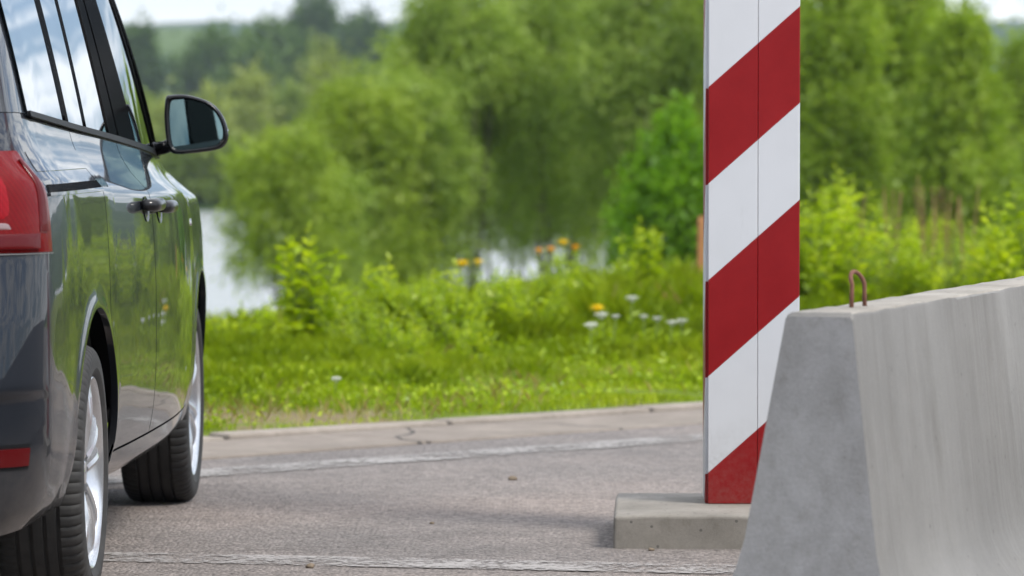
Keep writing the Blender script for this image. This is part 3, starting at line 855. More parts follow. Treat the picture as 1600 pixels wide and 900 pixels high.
# flowers: each its own plant
def flower(name, kind, u, vtop, d, label, group, sz):
    p = at(u, vtop, d)
    z0 = float(H(p.x, d))
    root = empty(name, (p.x, d, z0))
    tag(root, label, 'flower', group)
    h = max(0.08, p.z - z0)
    r = random.Random(int(u * 7 + vtop))
    m = MB()
    lx, ly = r.uniform(-0.03, 0.03), r.uniform(-0.03, 0.03)
    m.tube([(lx, ly, -0.02), (lx * 0.3, ly * 0.3, h * 0.55), (0, 0, h)], [0.0035, 0.003, 0.002], 5)
    m.build('stem', M['stem'], root)
    f = MB()
    if kind == 'white':
        for k in range(26):
            a = k * 2.4; rd = sz * math.sqrt(k / 26)
            c = Vector((rd * math.cos(a), rd * math.sin(a), h + 0.012 - 0.25 * rd * rd / sz + r.uniform(-0.003, 0.003)))
            for t in range(4):
                b2 = a + t * PI / 2
                dx, dy = 0.008 * math.cos(b2), 0.008 * math.sin(b2)
                f.add([c, c + Vector((dx - dy * 0.5, dy + dx * 0.5, 0.002)), c + Vector((dx * 1.5, dy * 1.5, -0.001)), c + Vector((dx + dy * 0.5, dy - dx * 0.5, 0.002))], [(0, 1, 2, 3)])
            f.tube([(0, 0, h - min(0.05, sz * 0.6)), tuple(c)], 0.001, 3, cap=False)
    else:
        for lay in range(3):
            for k in range(16):
                a = 2 * PI * (k + 0.5 * lay) / 16
                L = sz * (1 - 0.25 * lay); up = 0.15 + 0.35 * lay
                c, s = math.cos(a), math.sin(a)
                base = Vector((0, 0, h + 0.004 * lay))
                mid = base + Vector((c * L * 0.6, s * L * 0.6, L * up * 0.7)); tip = base + Vector((c * L, s * L, L * up * 0.8))
                n_ = Vector((-s, c, 0)) * L * 0.16
                f.add([base, mid - n_, tip, mid + n_], [(0, 1, 2, 3)])
        f.tube([(0, 0, h - 0.02), (0, 0, h), (0, 0, h + 0.006)], [0.004, sz * 0.35, sz * 0.3], 10)
    f.build('flower_head', M[kind], root, smooth=False)
    n = 9
    P = np.array([[lx * (1 - t), ly * (1 - t), h * t] for t in np.linspace(0.05, 0.6, n)])
    D = np.array([[math.cos(2.4 * k), math.sin(2.4 * k), 0.6] for k in range(n)])
    leaf_mesh('leaf', P, D, np.full(n, 0.07), np.full(n, 0.018), M['weed'], root, np.full(n, 0.4))
    return root
GF = 'yellow flowers on the verge'; GO = 'white flowers on the verge'
flower('yellow_flower', 'yellow', 722, 414, 26.0, 'larger of the two side by side yellow flowers above the bushy weeds', GF, 0.062)
flower('yellow_flower', 'yellow', 747, 411, 26.3, 'smaller of the two side by side yellow flowers above the bushy weeds', GF, 0.046)
flower('yellow_flower', 'yellow', 880, 381, 27.5, 'highest yellow flower, topping the pale weed clump', GF, 0.056)
flower('yellow_flower', 'orange', 861, 391, 27.6, 'orange flower just left of the highest yellow one', GF, 0.046)
flower('yellow_flower', 'orange', 842, 393, 27.8, 'leftmost orange flower of the group on the pale weed', GF, 0.042)
flower('yellow_flower', 'orange', 899, 388, 27.7, 'orange flower just right of the highest yellow one', GF, 0.042)
flower('yellow_flower', 'yellow', 933, 484, 21.4, 'low yellow flower among the white umbels', GF, 0.052)
for u, v_, d, sz, lab in ((924, 509, 20.9, 0.045, 'lowest white umbel, below the low yellow flower'), (940, 493, 21.3, 0.045, 'white umbel touching the low yellow flower'),
                          (988, 467, 22.6, 0.045, 'white umbel at the upper end of its patch'), (980, 416, 28.6, 0.045, 'white umbel at the foot of the tall sprig'),
                          (1006, 497, 21.4, 0.020, 'small white blossom right of the low yellow flower'), (1027, 500, 21.3, 0.022, 'small white blossom in the middle of the patch'),
                          (1050, 506, 21.2, 0.030, 'white umbel second nearest the striped post'), (1065, 503, 21.5, 0.034, 'white umbel nearest the striped post'),
                          (962, 497, 21.2, 0.018, 'tiny white blossom between two larger umbels'), (526, 635, 18.3, 0.020, 'single white blossom low in the grass near the kerb')):
    flower('white_flower', 'white', u, v_, d, lab, GO, sz * 0.72)

# wooden stake near the post
p = at(1094, 430, 31); top = at(1096, 338, 31)
sk = MB()
z0 = float(H(p.x, 31)); hh = top.z - z0
sk.tube([(0, 0, -0.1), (0.003, 0, hh * 0.5), (0.006, 0, hh - 0.03), (0.006, 0, hh)], [0.028, 0.027, 0.026, 0.014], 8)
o = sk.build('wooden_stake', M['stake'], smooth=False); o.location = (p.x, 31, z0)
tag(o, 'thin orange brown wooden stake just left of the striped post', 'stake')

# ------------------------------------------------------------------ concrete barrier
bar = empty('concrete_barrier', (0.66, 9.07, 0), R(-18.7))
tag(bar, 'grey concrete barrier with a flared foot and a rusty lifting loop', 'barrier')
prof = [(-0.30, 0.0), (-0.30, 0.07), (-0.285, 0.09), (-0.215, 0.19), (-0.185, 0.255), (-0.165, 0.32), (-0.0755, 0.797), (-0.071, 0.805), (-0.062, 0.81),
        (0.067, 0.81), (0.0715, 0.8075), (0.075, 0.802), (0.122, 0.36), (0.1295, 0.295), (0.141, 0.237), (0.163, 0.185), (0.196, 0.141), (0.236, 0.102), (0.273, 0.073), (0.30, 0.05), (0.30, 0.0)]
Lb = 4.0
rb = random.Random(5)
m = MB(); n = len(prof)
NS = 40
v = []; f = []
for s in range(NS + 1):
    yy = Lb * s / NS
    for k, (x_, z_) in enumerate(prof):
        chip = rb.uniform(-0.002, 0.002) if 6 <= k <= 11 else 0
        v.append((x_ + chip, yy, z_ + chip))
for s in range(NS):
    for k in range(n - 1):
        a0 = s * n + k
        f.append((a0, a0 + 1, a0 + n + 1, a0 + n))
# end caps with a small chamfer ring
cx, cz = 0.0, 0.38
def ring(y, sc_):
    base = len(v)
    for (x_, z_) in prof:
        v.append((x_ * (1 - sc_ / 0.2 * 0.2), y, z_ - sc_ * (1 if z_ > 0.5 else 0)))
    return base
caps = []
for (s0, yy) in ((0, -0.008), (NS * n, Lb + 0.008)):
    b0 = ring(yy, 0.008)
    for k in range(n - 1):
        f.append((s0 + k, b0 + k, b0 + k + 1, s0 + k + 1) if s0 == 0 else (s0 + k + 1, b0 + k + 1, b0 + k, s0 + k))
    caps.append(len(f)); f.append(tuple(range(b0, b0 + n)) if s0 == 0 else tuple(range(b0 + n - 1, b0 - 1, -1)))
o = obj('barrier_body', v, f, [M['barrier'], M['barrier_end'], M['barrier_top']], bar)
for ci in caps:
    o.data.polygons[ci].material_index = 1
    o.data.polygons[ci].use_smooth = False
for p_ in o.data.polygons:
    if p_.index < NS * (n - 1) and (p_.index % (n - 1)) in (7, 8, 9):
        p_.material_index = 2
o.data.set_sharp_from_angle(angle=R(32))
lp = MB()
def loop_pts(y0):
    pts = []
    for k in range(15):
        a = PI * k / 14
        pts.append((0.006 * math.cos(a) - 0.010 * math.sin(a), y0 + 0.032 * math.cos(a), 0.862 + 0.026 * math.sin(a)))
    return [(0.007, y0 + 0.034, 0.78)] + pts + [(-0.007, y0 - 0.036, 0.78)]
lp.tube(loop_pts(0.34), 0.0050, 8)
lp.build('lifting_loop', M['rust'], bar)
lp = MB(); lp.tube(loop_pts(3.4), 0.0075, 8); lp.build('lifting_loop', M['rust'], bar)

# ------------------------------------------------------------------ slab and striped post
sl = MB()
sl.box(-0.43, 0.43, -0.40, 0.40, -0.02, 0.098)
o = sl.build('concrete_slab', M['block'], smooth=False); o.location = (0.735, 12.52, 0); o.rotation_euler = (0, 0, R(-2.0))
bm = bmesh.new(); bm.from_mesh(o.data)
bmesh.ops.subdivide_edges(bm, edges=bm.edges, cuts=7, use_grid_fill=True)
for q in bm.verts:
    e = sum(abs(abs(c) - l) < 1e-4 for c, l in ((q.co.x, 0.43), (q.co.y, 0.40), (q.co.z - 0.039, 0.059)))
    if e >= 2 and q.co.z > 0.05:
        q.co.z -= random.uniform(0.0, 0.006); q.co.x -= math.copysign(random.uniform(0, 0.004), q.co.x)
bm.to_mesh(o.data); bm.free()
bevel(o, 0.010, 3, 50)
tag(o, 'square concrete foot slab under the red and white striped post', 'slab')

post = empty('striped_post', (at(1175.5, 785, 12.5).x, 12.5, 0.0), R(-1.0))
tag(post, 'tall square post with diagonal red and white stripes on a concrete slab', 'post')
HP = 3.1
def board(name, x0, x1, y0, y1, z0, z1, face, u_of):
    """a painted board; u_of(x, y) unrolls the stripe round the post"""
    m = MB(); m.box(x0, x1, y0, y1, z0, z1)
    o = m.build(name, M['stripe'], post, smooth=False)
    uv = o.data.uv_layers.new(name='unroll')
    for p_ in o.data.polygons:
        for li in p_.loop_indices:
            c = o.data.vertices[o.data.loops[li].vertex_index].co
            uv.data[li].uv = (u_of(c.x, c.y), c.z)
    bevel(o, 0.0016, 2)
    return o
hw = 0.1360
front = lambda x, y: x + hw
board('board', -hw + 0.004, 0.0130, -0.02, 0.0, 0.099, HP, 'f', front)
board('board', 0.0142, hw, -0.0195, 0.0, 0.099, HP, 'f', front)
board('board', -hw - 0.004, -hw + 0.018, 0.001, 0.24, 0.099, HP, 's', lambda x, y: -y)
board('board', hw - 0.018, hw + 0.002, 0.001, 0.24, 0.099, HP, 's', lambda x, y: 2 * hw + y)
board('board', -hw + 0.019, hw - 0.019, 0.22, 0.241, 0.099, HP, 'f', lambda x, y: -0.24 - (x + hw))
cm = MB(); cm.box(-hw, hw + 0.001, -0.018, 0.242, HP + 0.002, HP + 0.03); bevel(cm.build('post_cap', M['stripe'], post, smooth=False), 0.006)

# pebbles
for n_, (u, v_, s, lab) in enumerate(((801, 751, 0.016, 'brown pebble lying alone in the middle of the asphalt'), (485, 889, 0.013, 'small pebble on the faded line near the bottom of the view'),
                                      (1018, 862, 0.009, 'dark pebble at the foot of the concrete slab'), (675, 820, 0.008, 'tiny dark pebble on the asphalt between car and slab'))):
    d = CAMH * FPX / (v_ - 205)
    p = at(u, v_, d)
    bm = bmesh.new(); bmesh.ops.create_icosphere(bm, subdivisions=3, radius=s)
    r = random.Random(n_)
    ox = r.uniform(0, 50)
    for q in bm.verts:
        q.co *= 0.75 + 0.5 * float(vnoise(q.co.x / s * 1.3 + ox, q.co.y / s * 1.3 + q.co.z / s))
        q.co.z *= 0.6
    me = bpy.data.meshes.new('pebble'); bm.to_mesh(me); bm.free()
    for pl in me.polygons: pl.use_smooth = True
    o = link('pebble', me, M['pebble']); o.location = (p.x, d, s * 0.35); tag(o, lab, 'pebble', 'pebbles on the asphalt')

# ------------------------------------------------------------------ the car
CARX, CARY, YAW = -1.94, 10.8, R(-0.77)
car = empty('parked_car', (CARX, CARY, 0), YAW)
tag(car, 'dark grey people carrier seen from behind at its right rear corner', 'car')
WB = 2.92; RA, ZA = 0.405, 0.345        # wheelbase, arch radius, arch centre height

plan = [(-0.97, 0.0), (-0.965, 0.40), (-0.945, 0.62), (-0.905, 0.755), (-0.84, 0.838), (-0.75, 0.888), (-0.60, 0.915), (-0.35, 0.928), (0.0, 0.937), (0.35, 0.947), (0.8, 0.968),
        (1.3, 0.985), (1.9, 0.992), (2.3, 0.978), (2.6, 0.958), (2.95, 0.945), (3.25, 0.930), (3.5, 0.875), (3.68, 0.77), (3.80, 0.58), (3.865, 0.30), (3.88, 0.0)]
# resample the plan outline by arc length
_pp = np.array([(f_ * 0.945, y_) for y_, f_ in plan])
_t = np.concatenate([[0], np.cumsum(np.linalg.norm(np.diff(_pp, axis=0), axis=1))])
_s, _x = smooth_tab(list(zip(_t, _pp[:, 0])), 800)
_s, _y = smooth_tab(list(zip(_t, _pp[:, 1])), 800)
_y = np.maximum.accumulate(_y + np.arange(800) * 1e-9)
SMAX = _s[-1]
s_of_y = lambda y: float(np.interp(y, _y, _s))
wtab = [(0.18, 0.80), (0.22, 0.83), (0.26, 0.865), (0.29, 0.892), (0.335, 0.910), (0.40, 0.925), (0.5, 0.935), (0.62, 0.938), (0.74, 0.938), (0.85, 0.935), (0.94, 0.930), (1.0, 0.925), (1.04, 0.920),
        (1.054, 0.916), (1.066, 0.908), (1.082, 0.894), (1.11, 0.871), (1.145, 0.849), (1.18, 0.833), (1.222, 0.822), (1.26, 0.814), (1.30, 0.808), (1.40, 0.80)]
_wz, _ww = smooth_tab(wtab, 600)
wprof = lambda z: float(np.interp(z, _wz, _ww)) / 0.945
yrt = [(0.2, 0.09), (0.26, 0.05), (0.34, 0.028), (0.45, 0.014), (0.562, 0.008), (0.572, 0.004), (0.582, -0.014), (0.60, -0.016), (0.75, 0.004), (0.90, 0.035), (1.15, 0.065), (1.22, 0.08), (1.30, 0.10)]
yft = [(0.2, 0.10), (0.4, 0.0), (0.6, 0.0), (0.8, 0.10), (0.9, 0.20), (1.0, 0.3), (1.2, 0.5)]
zbelt = lambda y: 1.222 - 0.040 * max(-0.6, min(2.6, y))
def body_raw(s, z):
    fx = float(np.interp(s, _s, _x)); y = float(np.interp(s, _s, _y))
    zt = 0.86 + (z - 0.86) * (1.222 - 0.86) / (zbelt(y) - 0.028 * float(sstep(2.1, 2.8, y)) - 0.86) if z > 0.86 else z
    w = fx * wprof(zt)
    if y < -0.3:
        k = min(1, (-y - 0.3) / 0.6); k = k * k * (3 - 2 * k)
        y2 = y + interp(yrt, z) * k
    elif y > 3.0:
        k = min(1, (y - 3.0) / 0.8); k = k * k * (3 - 2 * k)
        y2 = y - interp(yft, z) * k
    else:
        y2 = y
    for yc in (0.0, WB):                       # flared arch lips
        r_ = math.hypot(y - yc, z - ZA)
        if z > 0.2: w += 0.008 * math.exp(-((r_ - RA - 0.006) / 0.030) ** 2)
    return Vector((w, y2, z))
def body_pt(s, z, off=0.0):
    p = body_raw(s, z)
    if off:
        e = 0.004
        du = body_raw(min(SMAX, s + e), z) - body_raw(max(0, s - e), z)
        dv = body_raw(s, z + e) - body_raw(s, z - e)
        n = du.cross(dv)
        if n.length > 1e-9:
            n.normalize()
            if n.x < -0.2 : n = -n
            p = p + n * off
    return p

def grid_faces(nu, nv, base=0, flip=False):
    f = []
    for a in range(nu - 1):
        for c in range(nv - 1):
            q = (base + a * nv + c, base + (a + 1) * nv + c, base + (a + 1) * nv + c + 1, base + a * nv + c + 1)
            f.append(q[::-1] if flip else q)
    return f

def patch(m, cols, z0, z1, nv=26, off=0.0, flange=0.018, mirror=False, ptf=None, zpow=1.0):
    """cols: list of s values; z0(s), z1(s). Adds the patch and an inward flange round its rim."""
    ptf = ptf or body_pt
    nu = len(cols); v = []; vin = []
    for s in cols:
        a, b2 = z0(s), z1(s)
        for c in range(nv):
            t = c / (nv - 1)
            z = a + (b2 - a) * t
            v.append(ptf(s, z, off)); vin.append(ptf(s, z, off - flange))
    sides = (1, -1) if mirror == 'both' else ((-1,) if mirror else (1,))
    for sg in sides:
        V = [(p.x * sg, p.y, p.z) for p in v]
        m.add(V, grid_faces(nu, nv, 0, sg < 0))
        if flange:
            rim = [a * nv for a in range(nu)] + [(nu - 1) * nv + c for c in range(1, nv)] + [a * nv + nv - 1 for a in range(nu - 2, -1, -1)] + [c for c in range(nv - 2, 0, -1)]
            A = [(v[i].x * sg, v[i].y, v[i].z) for i in rim]; B = [(vin[i].x * sg, vin[i].y, vin[i].z) for i in rim]
            k = len(rim)
            fs = [(i, k + i, k + (i + 1) % k, (i + 1) % k) for i in range(k)]
            if sg < 0: fs = [q[::-1] for q in fs]
            m.add(A + B, fs)

def ycols(ys_): return [s_of_y(y) for y in ys_]
yy_of = lambda s: float(np.interp(s, _s, _y))
def arch_z(y, yc, bottom):
    d2 = RA * RA - (y - yc) ** 2
    return max(bottom, ZA + math.sqrt(d2)) if d2 > 0 else bottom
def arch_cols(yc, a0=-1.0, a1=1.0, n=33):
    return [yc + RA * math.sin(PI / 2 * (a0 + (a1 - a0) * k / (n - 1))) for k in range(n)]

DOOR0, DOOR1, DOOR2 = 0.28, 1.15, 2.43
RB = 0.455
body = MB()
# rear quarter + tail as one sheet: from the rear centre line to the door edge
rear_s = list(np.linspace(0, s_of_y(-RA), 46))
ac = [y for y in arch_cols(0.0) if y < DOOR0]
cols = rear_s[:-1] + ycols(ac) + [s_of_y(DOOR0 - 0.004)]
def z0r(s):
    y = yy_of(s)
    bot = 0.235 + 0.05 * max(0, min(1, (y + 0.97) / 0.55))
    return arch_z(y, 0.0, bot) if abs(y) < RA else (0.5 if y < -RA - 0.03 else bot)
patch(body, cols, z0r, lambda s: zbelt(yy_of(s)) - 0.002, 44, mirror='both')
# strip between the arch and the rear door
ys2 = [y for y in arch_cols(0.0, 0.3, 1.0, 24) if y > DOOR0 + 0.001]
cols = [s_of_y(DOOR0 - 0.004)] + ycols(ys2) + ycols([RA + 0.01, RB])
patch(body, cols, lambda s: arch_z(yy_of(s), 0.0, 0.272), lambda s: ZA + math.sqrt(max(0.0, RB ** 2 - yy_of(s) ** 2)), 6, mirror='both')
# front wing and nose
ac = arch_cols(WB)
cols = ycols([DOOR2 + 0.002, DOOR2 + 0.04, DOOR2 + 0.07]) + ycols(ac) + list(np.linspace(s_of_y(WB + RA + 0.005), SMAX, 40))
def zhood(y):
    zb = zbelt(2.5)
    return zb - (zb - 0.80) * max(0, min(1, (y - 2.45) / 1.35)) ** 1.7
patch(body, cols, lambda s: arch_z(yy_of(s), WB, 0.22), lambda s: zhood(yy_of(s)), 40, mirror='both')
# left doors are never seen: part of the shell
cols = ycols(list(np.linspace(DOOR0, DOOR2, 24)))
patch(body, cols, lambda s: max(0.2, arch_z(yy_of(s), 0, 0.2)), lambda s: zbelt(yy_of(s)), 20, mirror=True)
# bonnet
nu, nv = 24, 15
v = []
for a in range(nu):
    y = 2.45 + (3.66 - 2.45) * a / (nu - 1)
    e = body_pt(s_of_y(y), zhood(y))
    for c in range(nv):
        u = -1 + 2 * c / (nv - 1)
        v.append((e.x * u, e.y, e.z + 0.055 * (1 - abs(u) ** 2.2)))
body.add(v, grid_faces(nu, nv))
bo = body.build('body', M['paint'], car, merge=0.0004)
bo.data.set_sharp_from_angle(angle=R(38))
# filler behind the shut lines, floor and wheel housings
und = MB()
und.box(-0.66, 0.66, -0.62, 3.5, 0.30, 0.34)
und.box(-0.66, 0.66, -0.5, 0.5, 0.30, 0.80)
und.box(-0.66, 0.66, WB - 0.5, WB + 0.6, 0.30, 0.80)
cols = ycols(list(np.linspace(0.46, 2.46, 24)))
patch(und, cols, lambda s: 0.30, lambda s: zbelt(yy_of(s)) - 0.03, 16, off=-0.022, flange=0, mirror='both')
for yc in (0.0, WB):
    for sg in (1, -1):
        v = []; f = []
        for k in range(25):
            a = PI * (0.02 + 0.96 * k / 24)
            for x_ in (0.845, 0.64):
                v.append((sg * x_ * (1 if x_ < 0.8 else 0.985), yc + (RA + 0.012) * math.cos(a), ZA + (RA + 0.012) * math.sin(a)))
        for k in range(24): f.append((2 * k, 2 * k + 1, 2 * k + 3, 2 * k + 2))
        und.add(v, f)
        und.add([(sg * 0.64, yc - 0.5, 0.30), (sg * 0.64, yc + 0.5, 0.30), (sg * 0.64, yc + 0.5, 0.85), (sg * 0.64, yc - 0.5, 0.85)], [(0, 1, 2, 3)])
und.build('underbody', M['dark'], car, smooth=False)

# sill
sm = MB()
cols = ycols(list(np.linspace(RB + 0.003, DOOR2 + 0.055, 30)))
for mir in (False, True):
    sm = MB(); patch(sm, cols, lambda s: 0.272, lambda s: 0.345, 12, mirror=mir)
    so = sm.build('sill', M['paint'], car); so.data.set_sharp_from_angle(angle=R(38))

# doors
dm = MB()
yd = [DOOR0 + 0.004] + [y for y in np.linspace(DOOR0 + 0.01, RB, 12)] + list(np.linspace(RB + 0.03, DOOR1 - 0.0045, 22))
def zd0(s):
    y = yy_of(s)
    if y < RB: return max(0.352, ZA + math.sqrt(max(0.0, RB ** 2 - y * y)) + 0.004)
    return 0.352
patch(dm, ycols(yd), zd0, lambda s: zbelt(yy_of(s)) - 0.002, 40)
rd = dm.build('rear_door', M['paint'], car); rd.data.set_sharp_from_angle(angle=R(38))
dm = MB()
yd = list(np.linspace(DOOR1 + 0.0045, DOOR2 - 0.004, 34))
patch(dm, ycols(yd), lambda s: 0.352, lambda s: zbelt(yy_of(s)) - 0.002, 40)
fd = dm.build('front_door', M['paint'], car); fd.data.set_sharp_from_angle(angle=R(38))

def handle(yc, z, parent):
    m = MB()
    c = body_pt(s_of_y(yc), z)
    pts = []; rad = []
    for k in range(13):
        t = -1 + 2 * k / 12
        p = body_pt(s_of_y(yc + 0.095 * t), z)
        lift = 0.032 * (1 - abs(t) ** 6) + 0.003
        pts.append((p.x + lift, p.y, z)); rad.append(0.0185 * (1 - 0.30 * abs(t) ** 8))
    m.tube(pts, rad, 12)
    h = m.build('door_handle', M['handle'], parent)
    # recessed cup behind the handle
    m2 = MB()
    v = [(*body_pt(s_of_y(yc), z - 0.012, 0.0022),)]; f = []
    for k in range(20):
        a = 2 * PI * k / 20
        v.append(tuple(body_pt(s_of_y(yc + 0.055 * math.cos(a)), z - 0.012 + 0.036 * math.sin(a), 0.0022)))
    for k in range(20): f.append((0, 1 + k, 1 + (k + 1) % 20))
    v[0] = (v[0][0] - 0.006, v[0][1], v[0][2])
    m2.add(v, f); m2.build('handle_cup', M['gloss_black'], parent)
handle(1.03, 0.995, rd); handle(1.32, 0.985, fd)

# sliding rail slot on the quarter panel
m = MB()
cols = ycols(list(np.linspace(-0.66, DOOR0 - 0.006, 24)))
patch(m, cols, lambda s: 1.052, lambda s: 1.071, 4, off=0.0025, flange=0.004)
m.build('sliding_rail', M['pillar'], car)
m = MB()
patch(m, cols, lambda s: 1.044, lambda s: 1.052, 4, off=0.005, flange=0.006)
m.build('rail_ledge', M['paint'], car)
m = MB(); patch(m, cols, lambda s: 1.103, lambda s: 1.150, 8, off=0.0015, flange=0.003)
m.build('rail_cover', M['paint'], car)

# rear bumper, proud of the body
m = MB()
cols = list(np.linspace(0, s_of_y(-RA + 0.01), 44))
def zbt(s):
    y = yy_of(s)
    return 0.905 if y < -0.76 else 0.905 - (y + 0.76) / (0.76 - RA) * 0.36
patch(m, cols, lambda s: 0.225 + 0.055 * max(0, (yy_of(s) + 0.97) / 0.56), zbt, 60, off=0.0045, flange=0.008, mirror='both')
bmp = m.build('rear_bumper', M['paint'], car); bmp.data.set_sharp_from_angle(angle=R(30))
m = MB()
cols = ycols(list(np.linspace(-0.955, -0.80, 18)))
patch(m, cols, lambda s: 0.400, lambda s: 0.462, 5, off=0.0052, flange=0.004)
m.build('reflector_recess', M['matt_black'], bmp)
m = MB()
patch(m, ycols(list(np.linspace(-0.953, -0.805, 18))), lambda s: 0.410, lambda s: 0.452, 5, off=0.0085, flange=0.004)
m.build('reflector', M['lamp_dark'], bmp)

# tail light wrapping round the corner
def tl_patch(m, ya, yb, za, zb, off, bulge=0.0, sl=0.0):
    n = 22; v = []; vin = []
    for a in range(n):
        tu = a / (n - 1)
        for c in range(n):
            tv = c / (n - 1)
            z = za + (zb - za) * tv
            s1 = s_of_y(yb); s1 = s1 - sl * tv ** 2.2 * 1.0
            s = s_of_y(ya) + (s1 - s_of_y(ya)) * tu
            o_ = off + bulge * (1 - (2 * tu - 1) ** 4) * (1 - (2 * tv - 1) ** 4)
            v.append(body_pt(s, z, o_)); vin.append(body_pt(s, z, -0.004))
    nv = n
    m.add(v, grid_faces(n, n))
    rim = [a * nv for a in range(n)] + [(n - 1) * nv + c for c in range(1, nv)] + [a * nv + nv - 1 for a in range(n - 2, -1, -1)] + [c for c in range(nv - 2, 0, -1)]
    k = len(rim)
    m.add([v[i] for i in rim] + [vin[i] for i in rim], [(i, k + i, k + (i + 1) % k, (i + 1) % k) for i in range(k)])
m = MB(); tl_patch(m, -0.955, -0.695, 0.912, 1.150, 0.008, 0.010, 0.055)
tl = m.build('tail_light', M['lamp_red'], car); tl.data.set_sharp_from_angle(angle=R(40))
m = MB(); tl_patch(m, -0.952, -0.855, 0.985, 1.128, 0.0165, 0.006, 0.02)
m.build('lamp_cluster', M['lamp_bright'], tl)
m = MB(); tl_patch(m, -0.952, -0.905, 1.02, 1.10, 0.0225, 0.003, 0.01)
m.build('lamp_bulb', M['lamp_dark'], tl)
m = MB(); tl_patch(m, -0.952, -0.86, 0.966, 0.982, 0.0170, 0.003, 0.0)
m.build('reversing_lens', M['lamp_clear'], tl)
m = MB(); tl_patch(m, -0.952, -0.775, 0.920, 0.956, 0.0165, 0.002, 0.0)
m.build('fog_lens', M['lamp_dark'], tl)
m = MB(); tl_patch(m, -0.775, -0.735, 0.960, 1.125, 0.0170, 0.003, 0.03)
m.build('side_lens', M['lamp_dark'], tl)
m = MB(); tl_patch(m, -0.95, -0.695, 0.9075, 0.9100, 0.011, 0.0, 0.0)
m.build('lamp_trim', M['steel'], tl)

# greenhouse
ZT = 1.605
def gw(v): return 0.824 - 0.086 * v - 0.014 * v * v
def gh(yb, yt, v, off=0.0):
    """point on the side glass: yb at the belt, yt at the top, v 0..1"""
    y = yb + (yt - yb) * v
    zb = zbelt(y)
    fr = float(np.interp(s_of_y(max(-0.9, min(2.6, y))), _s, _x)) / 0.945
    fr = max(fr, 0.3)
    if y > 2.0: fr = fr - 0.02 * (y - 2.0) ** 2
    fr = 1 - (1 - fr) * 0.85
    w = gw(v) * fr
    n = Vector((0.975, 0, 0.22))
    return Vector((w, y, zb + (ZT - zb) * v)) + n * off
def gpatch(m, b0, b1, t0, t1, v0=0.0, v1=1.0, off=0.0, thick=0.006, nu=14, nv=14, sgs=(1,)):
    v = []; vi = []
    for a in range(nu):
        u = a / (nu - 1)
        for c in range(nv):
            q = v0 + (v1 - v0) * c / (nv - 1)
            v.append(gh(b0 + (b1 - b0) * u, t0 + (t1 - t0) * u, q, off)); vi.append(gh(b0 + (b1 - b0) * u, t0 + (t1 - t0) * u, q, off - thick))
    rim = [a * nv for a in range(nu)] + [(nu - 1) * nv + c for c in range(1, nv)] + [a * nv + nv - 1 for a in range(nu - 2, -1, -1)] + [c for c in range(nv - 2, 0, -1)]
    k = len(rim)
    for sg in sgs:
        V = [(p.x * sg, p.y, p.z) for p in v]
        m.add(V, grid_faces(nu, nv, 0, sg < 0))
        if thick:
            A = [(v[i].x * sg, v[i].y, v[i].z) for i in rim] + [(vi[i].x * sg, vi[i].y, vi[i].z) for i in rim]
            fs = [(i, k + i, k + (i + 1) % k, (i + 1) % k) for i in range(k)]
            m.add(A, [q[::-1] for q in fs] if sg < 0 else fs)
# panes: belt y0,y1 / top y0,y1
gl = [('window', 'privacy', bo, -0.47, 0.185, -0.44, 0.20), ('window', 'privacy', rd, 0.24, 0.556, 0.255, 0.586), ('window', 'privacy', rd, 0.563, 1.00, 0.593, 0.97),
      ('window', 'window', fd, 1.60, 2.22, 1.38, 1.80), ('quarter_light', 'window', fd, 2.28, 2.49, 1.835, 1.845)]
for nm, mt, par, b0, b1, t0, t1 in gl:
    m = MB(); gpatch(m, b0, b1, t0, t1, 0.028, 0.985, -0.004, 0.0)
    m.build(nm, M[mt], par)
m = MB()
gpatch(m, -0.47, 1.00, -0.44, 0.97, 0.03, 0.98, -0.004, 0.0, sgs=(-1,)); gpatch(m, 1.42, 2.49, 1.30, 1.765, 0.03, 0.98, -0.004, 0.0, sgs=(-1,))
m.build('window', M['privacy'], bo)
# pillars
def pil(name, par, mat, b0, b1, t0, t1, off=0.0, sgs=(1,)):
    m = MB(); gpatch(m, b0, b1, t0, t1, 0.0, 1.0, off, 0.014, 10, 14, sgs); return m.build(name, mat, par)
pil('window_divider', rd, M['pillar'], 0.185, 0.24, 0.20, 0.255)
pil('window_divider', rd, M['pillar'], 0.555, 0.564, 0.585, 0.594)
pil('centre_pillar', rd, M['pillar'], 1.00, 1.185, 0.97, 1.10)
pil('centre_pillar', fd, M['pillar'], 1.195, 1.60, 1.11, 1.38, 0.002)
m = MB(); gpatch(m, 1.0, 1.42, 0.97, 1.30, 0, 1, 0, 0.01, sgs=(-1,)); m.build('centre_pillar', M['gloss_black'], bo)
pil('window_divider', fd, M['pillar'], 2.22, 2.28, 1.80, 1.835)
for sg_ in (1, -1): pil('windscreen_pillar', bo, M['pillar'], 2.49, 2.56, 1.845, 1.90, 0.001, (sg_,))
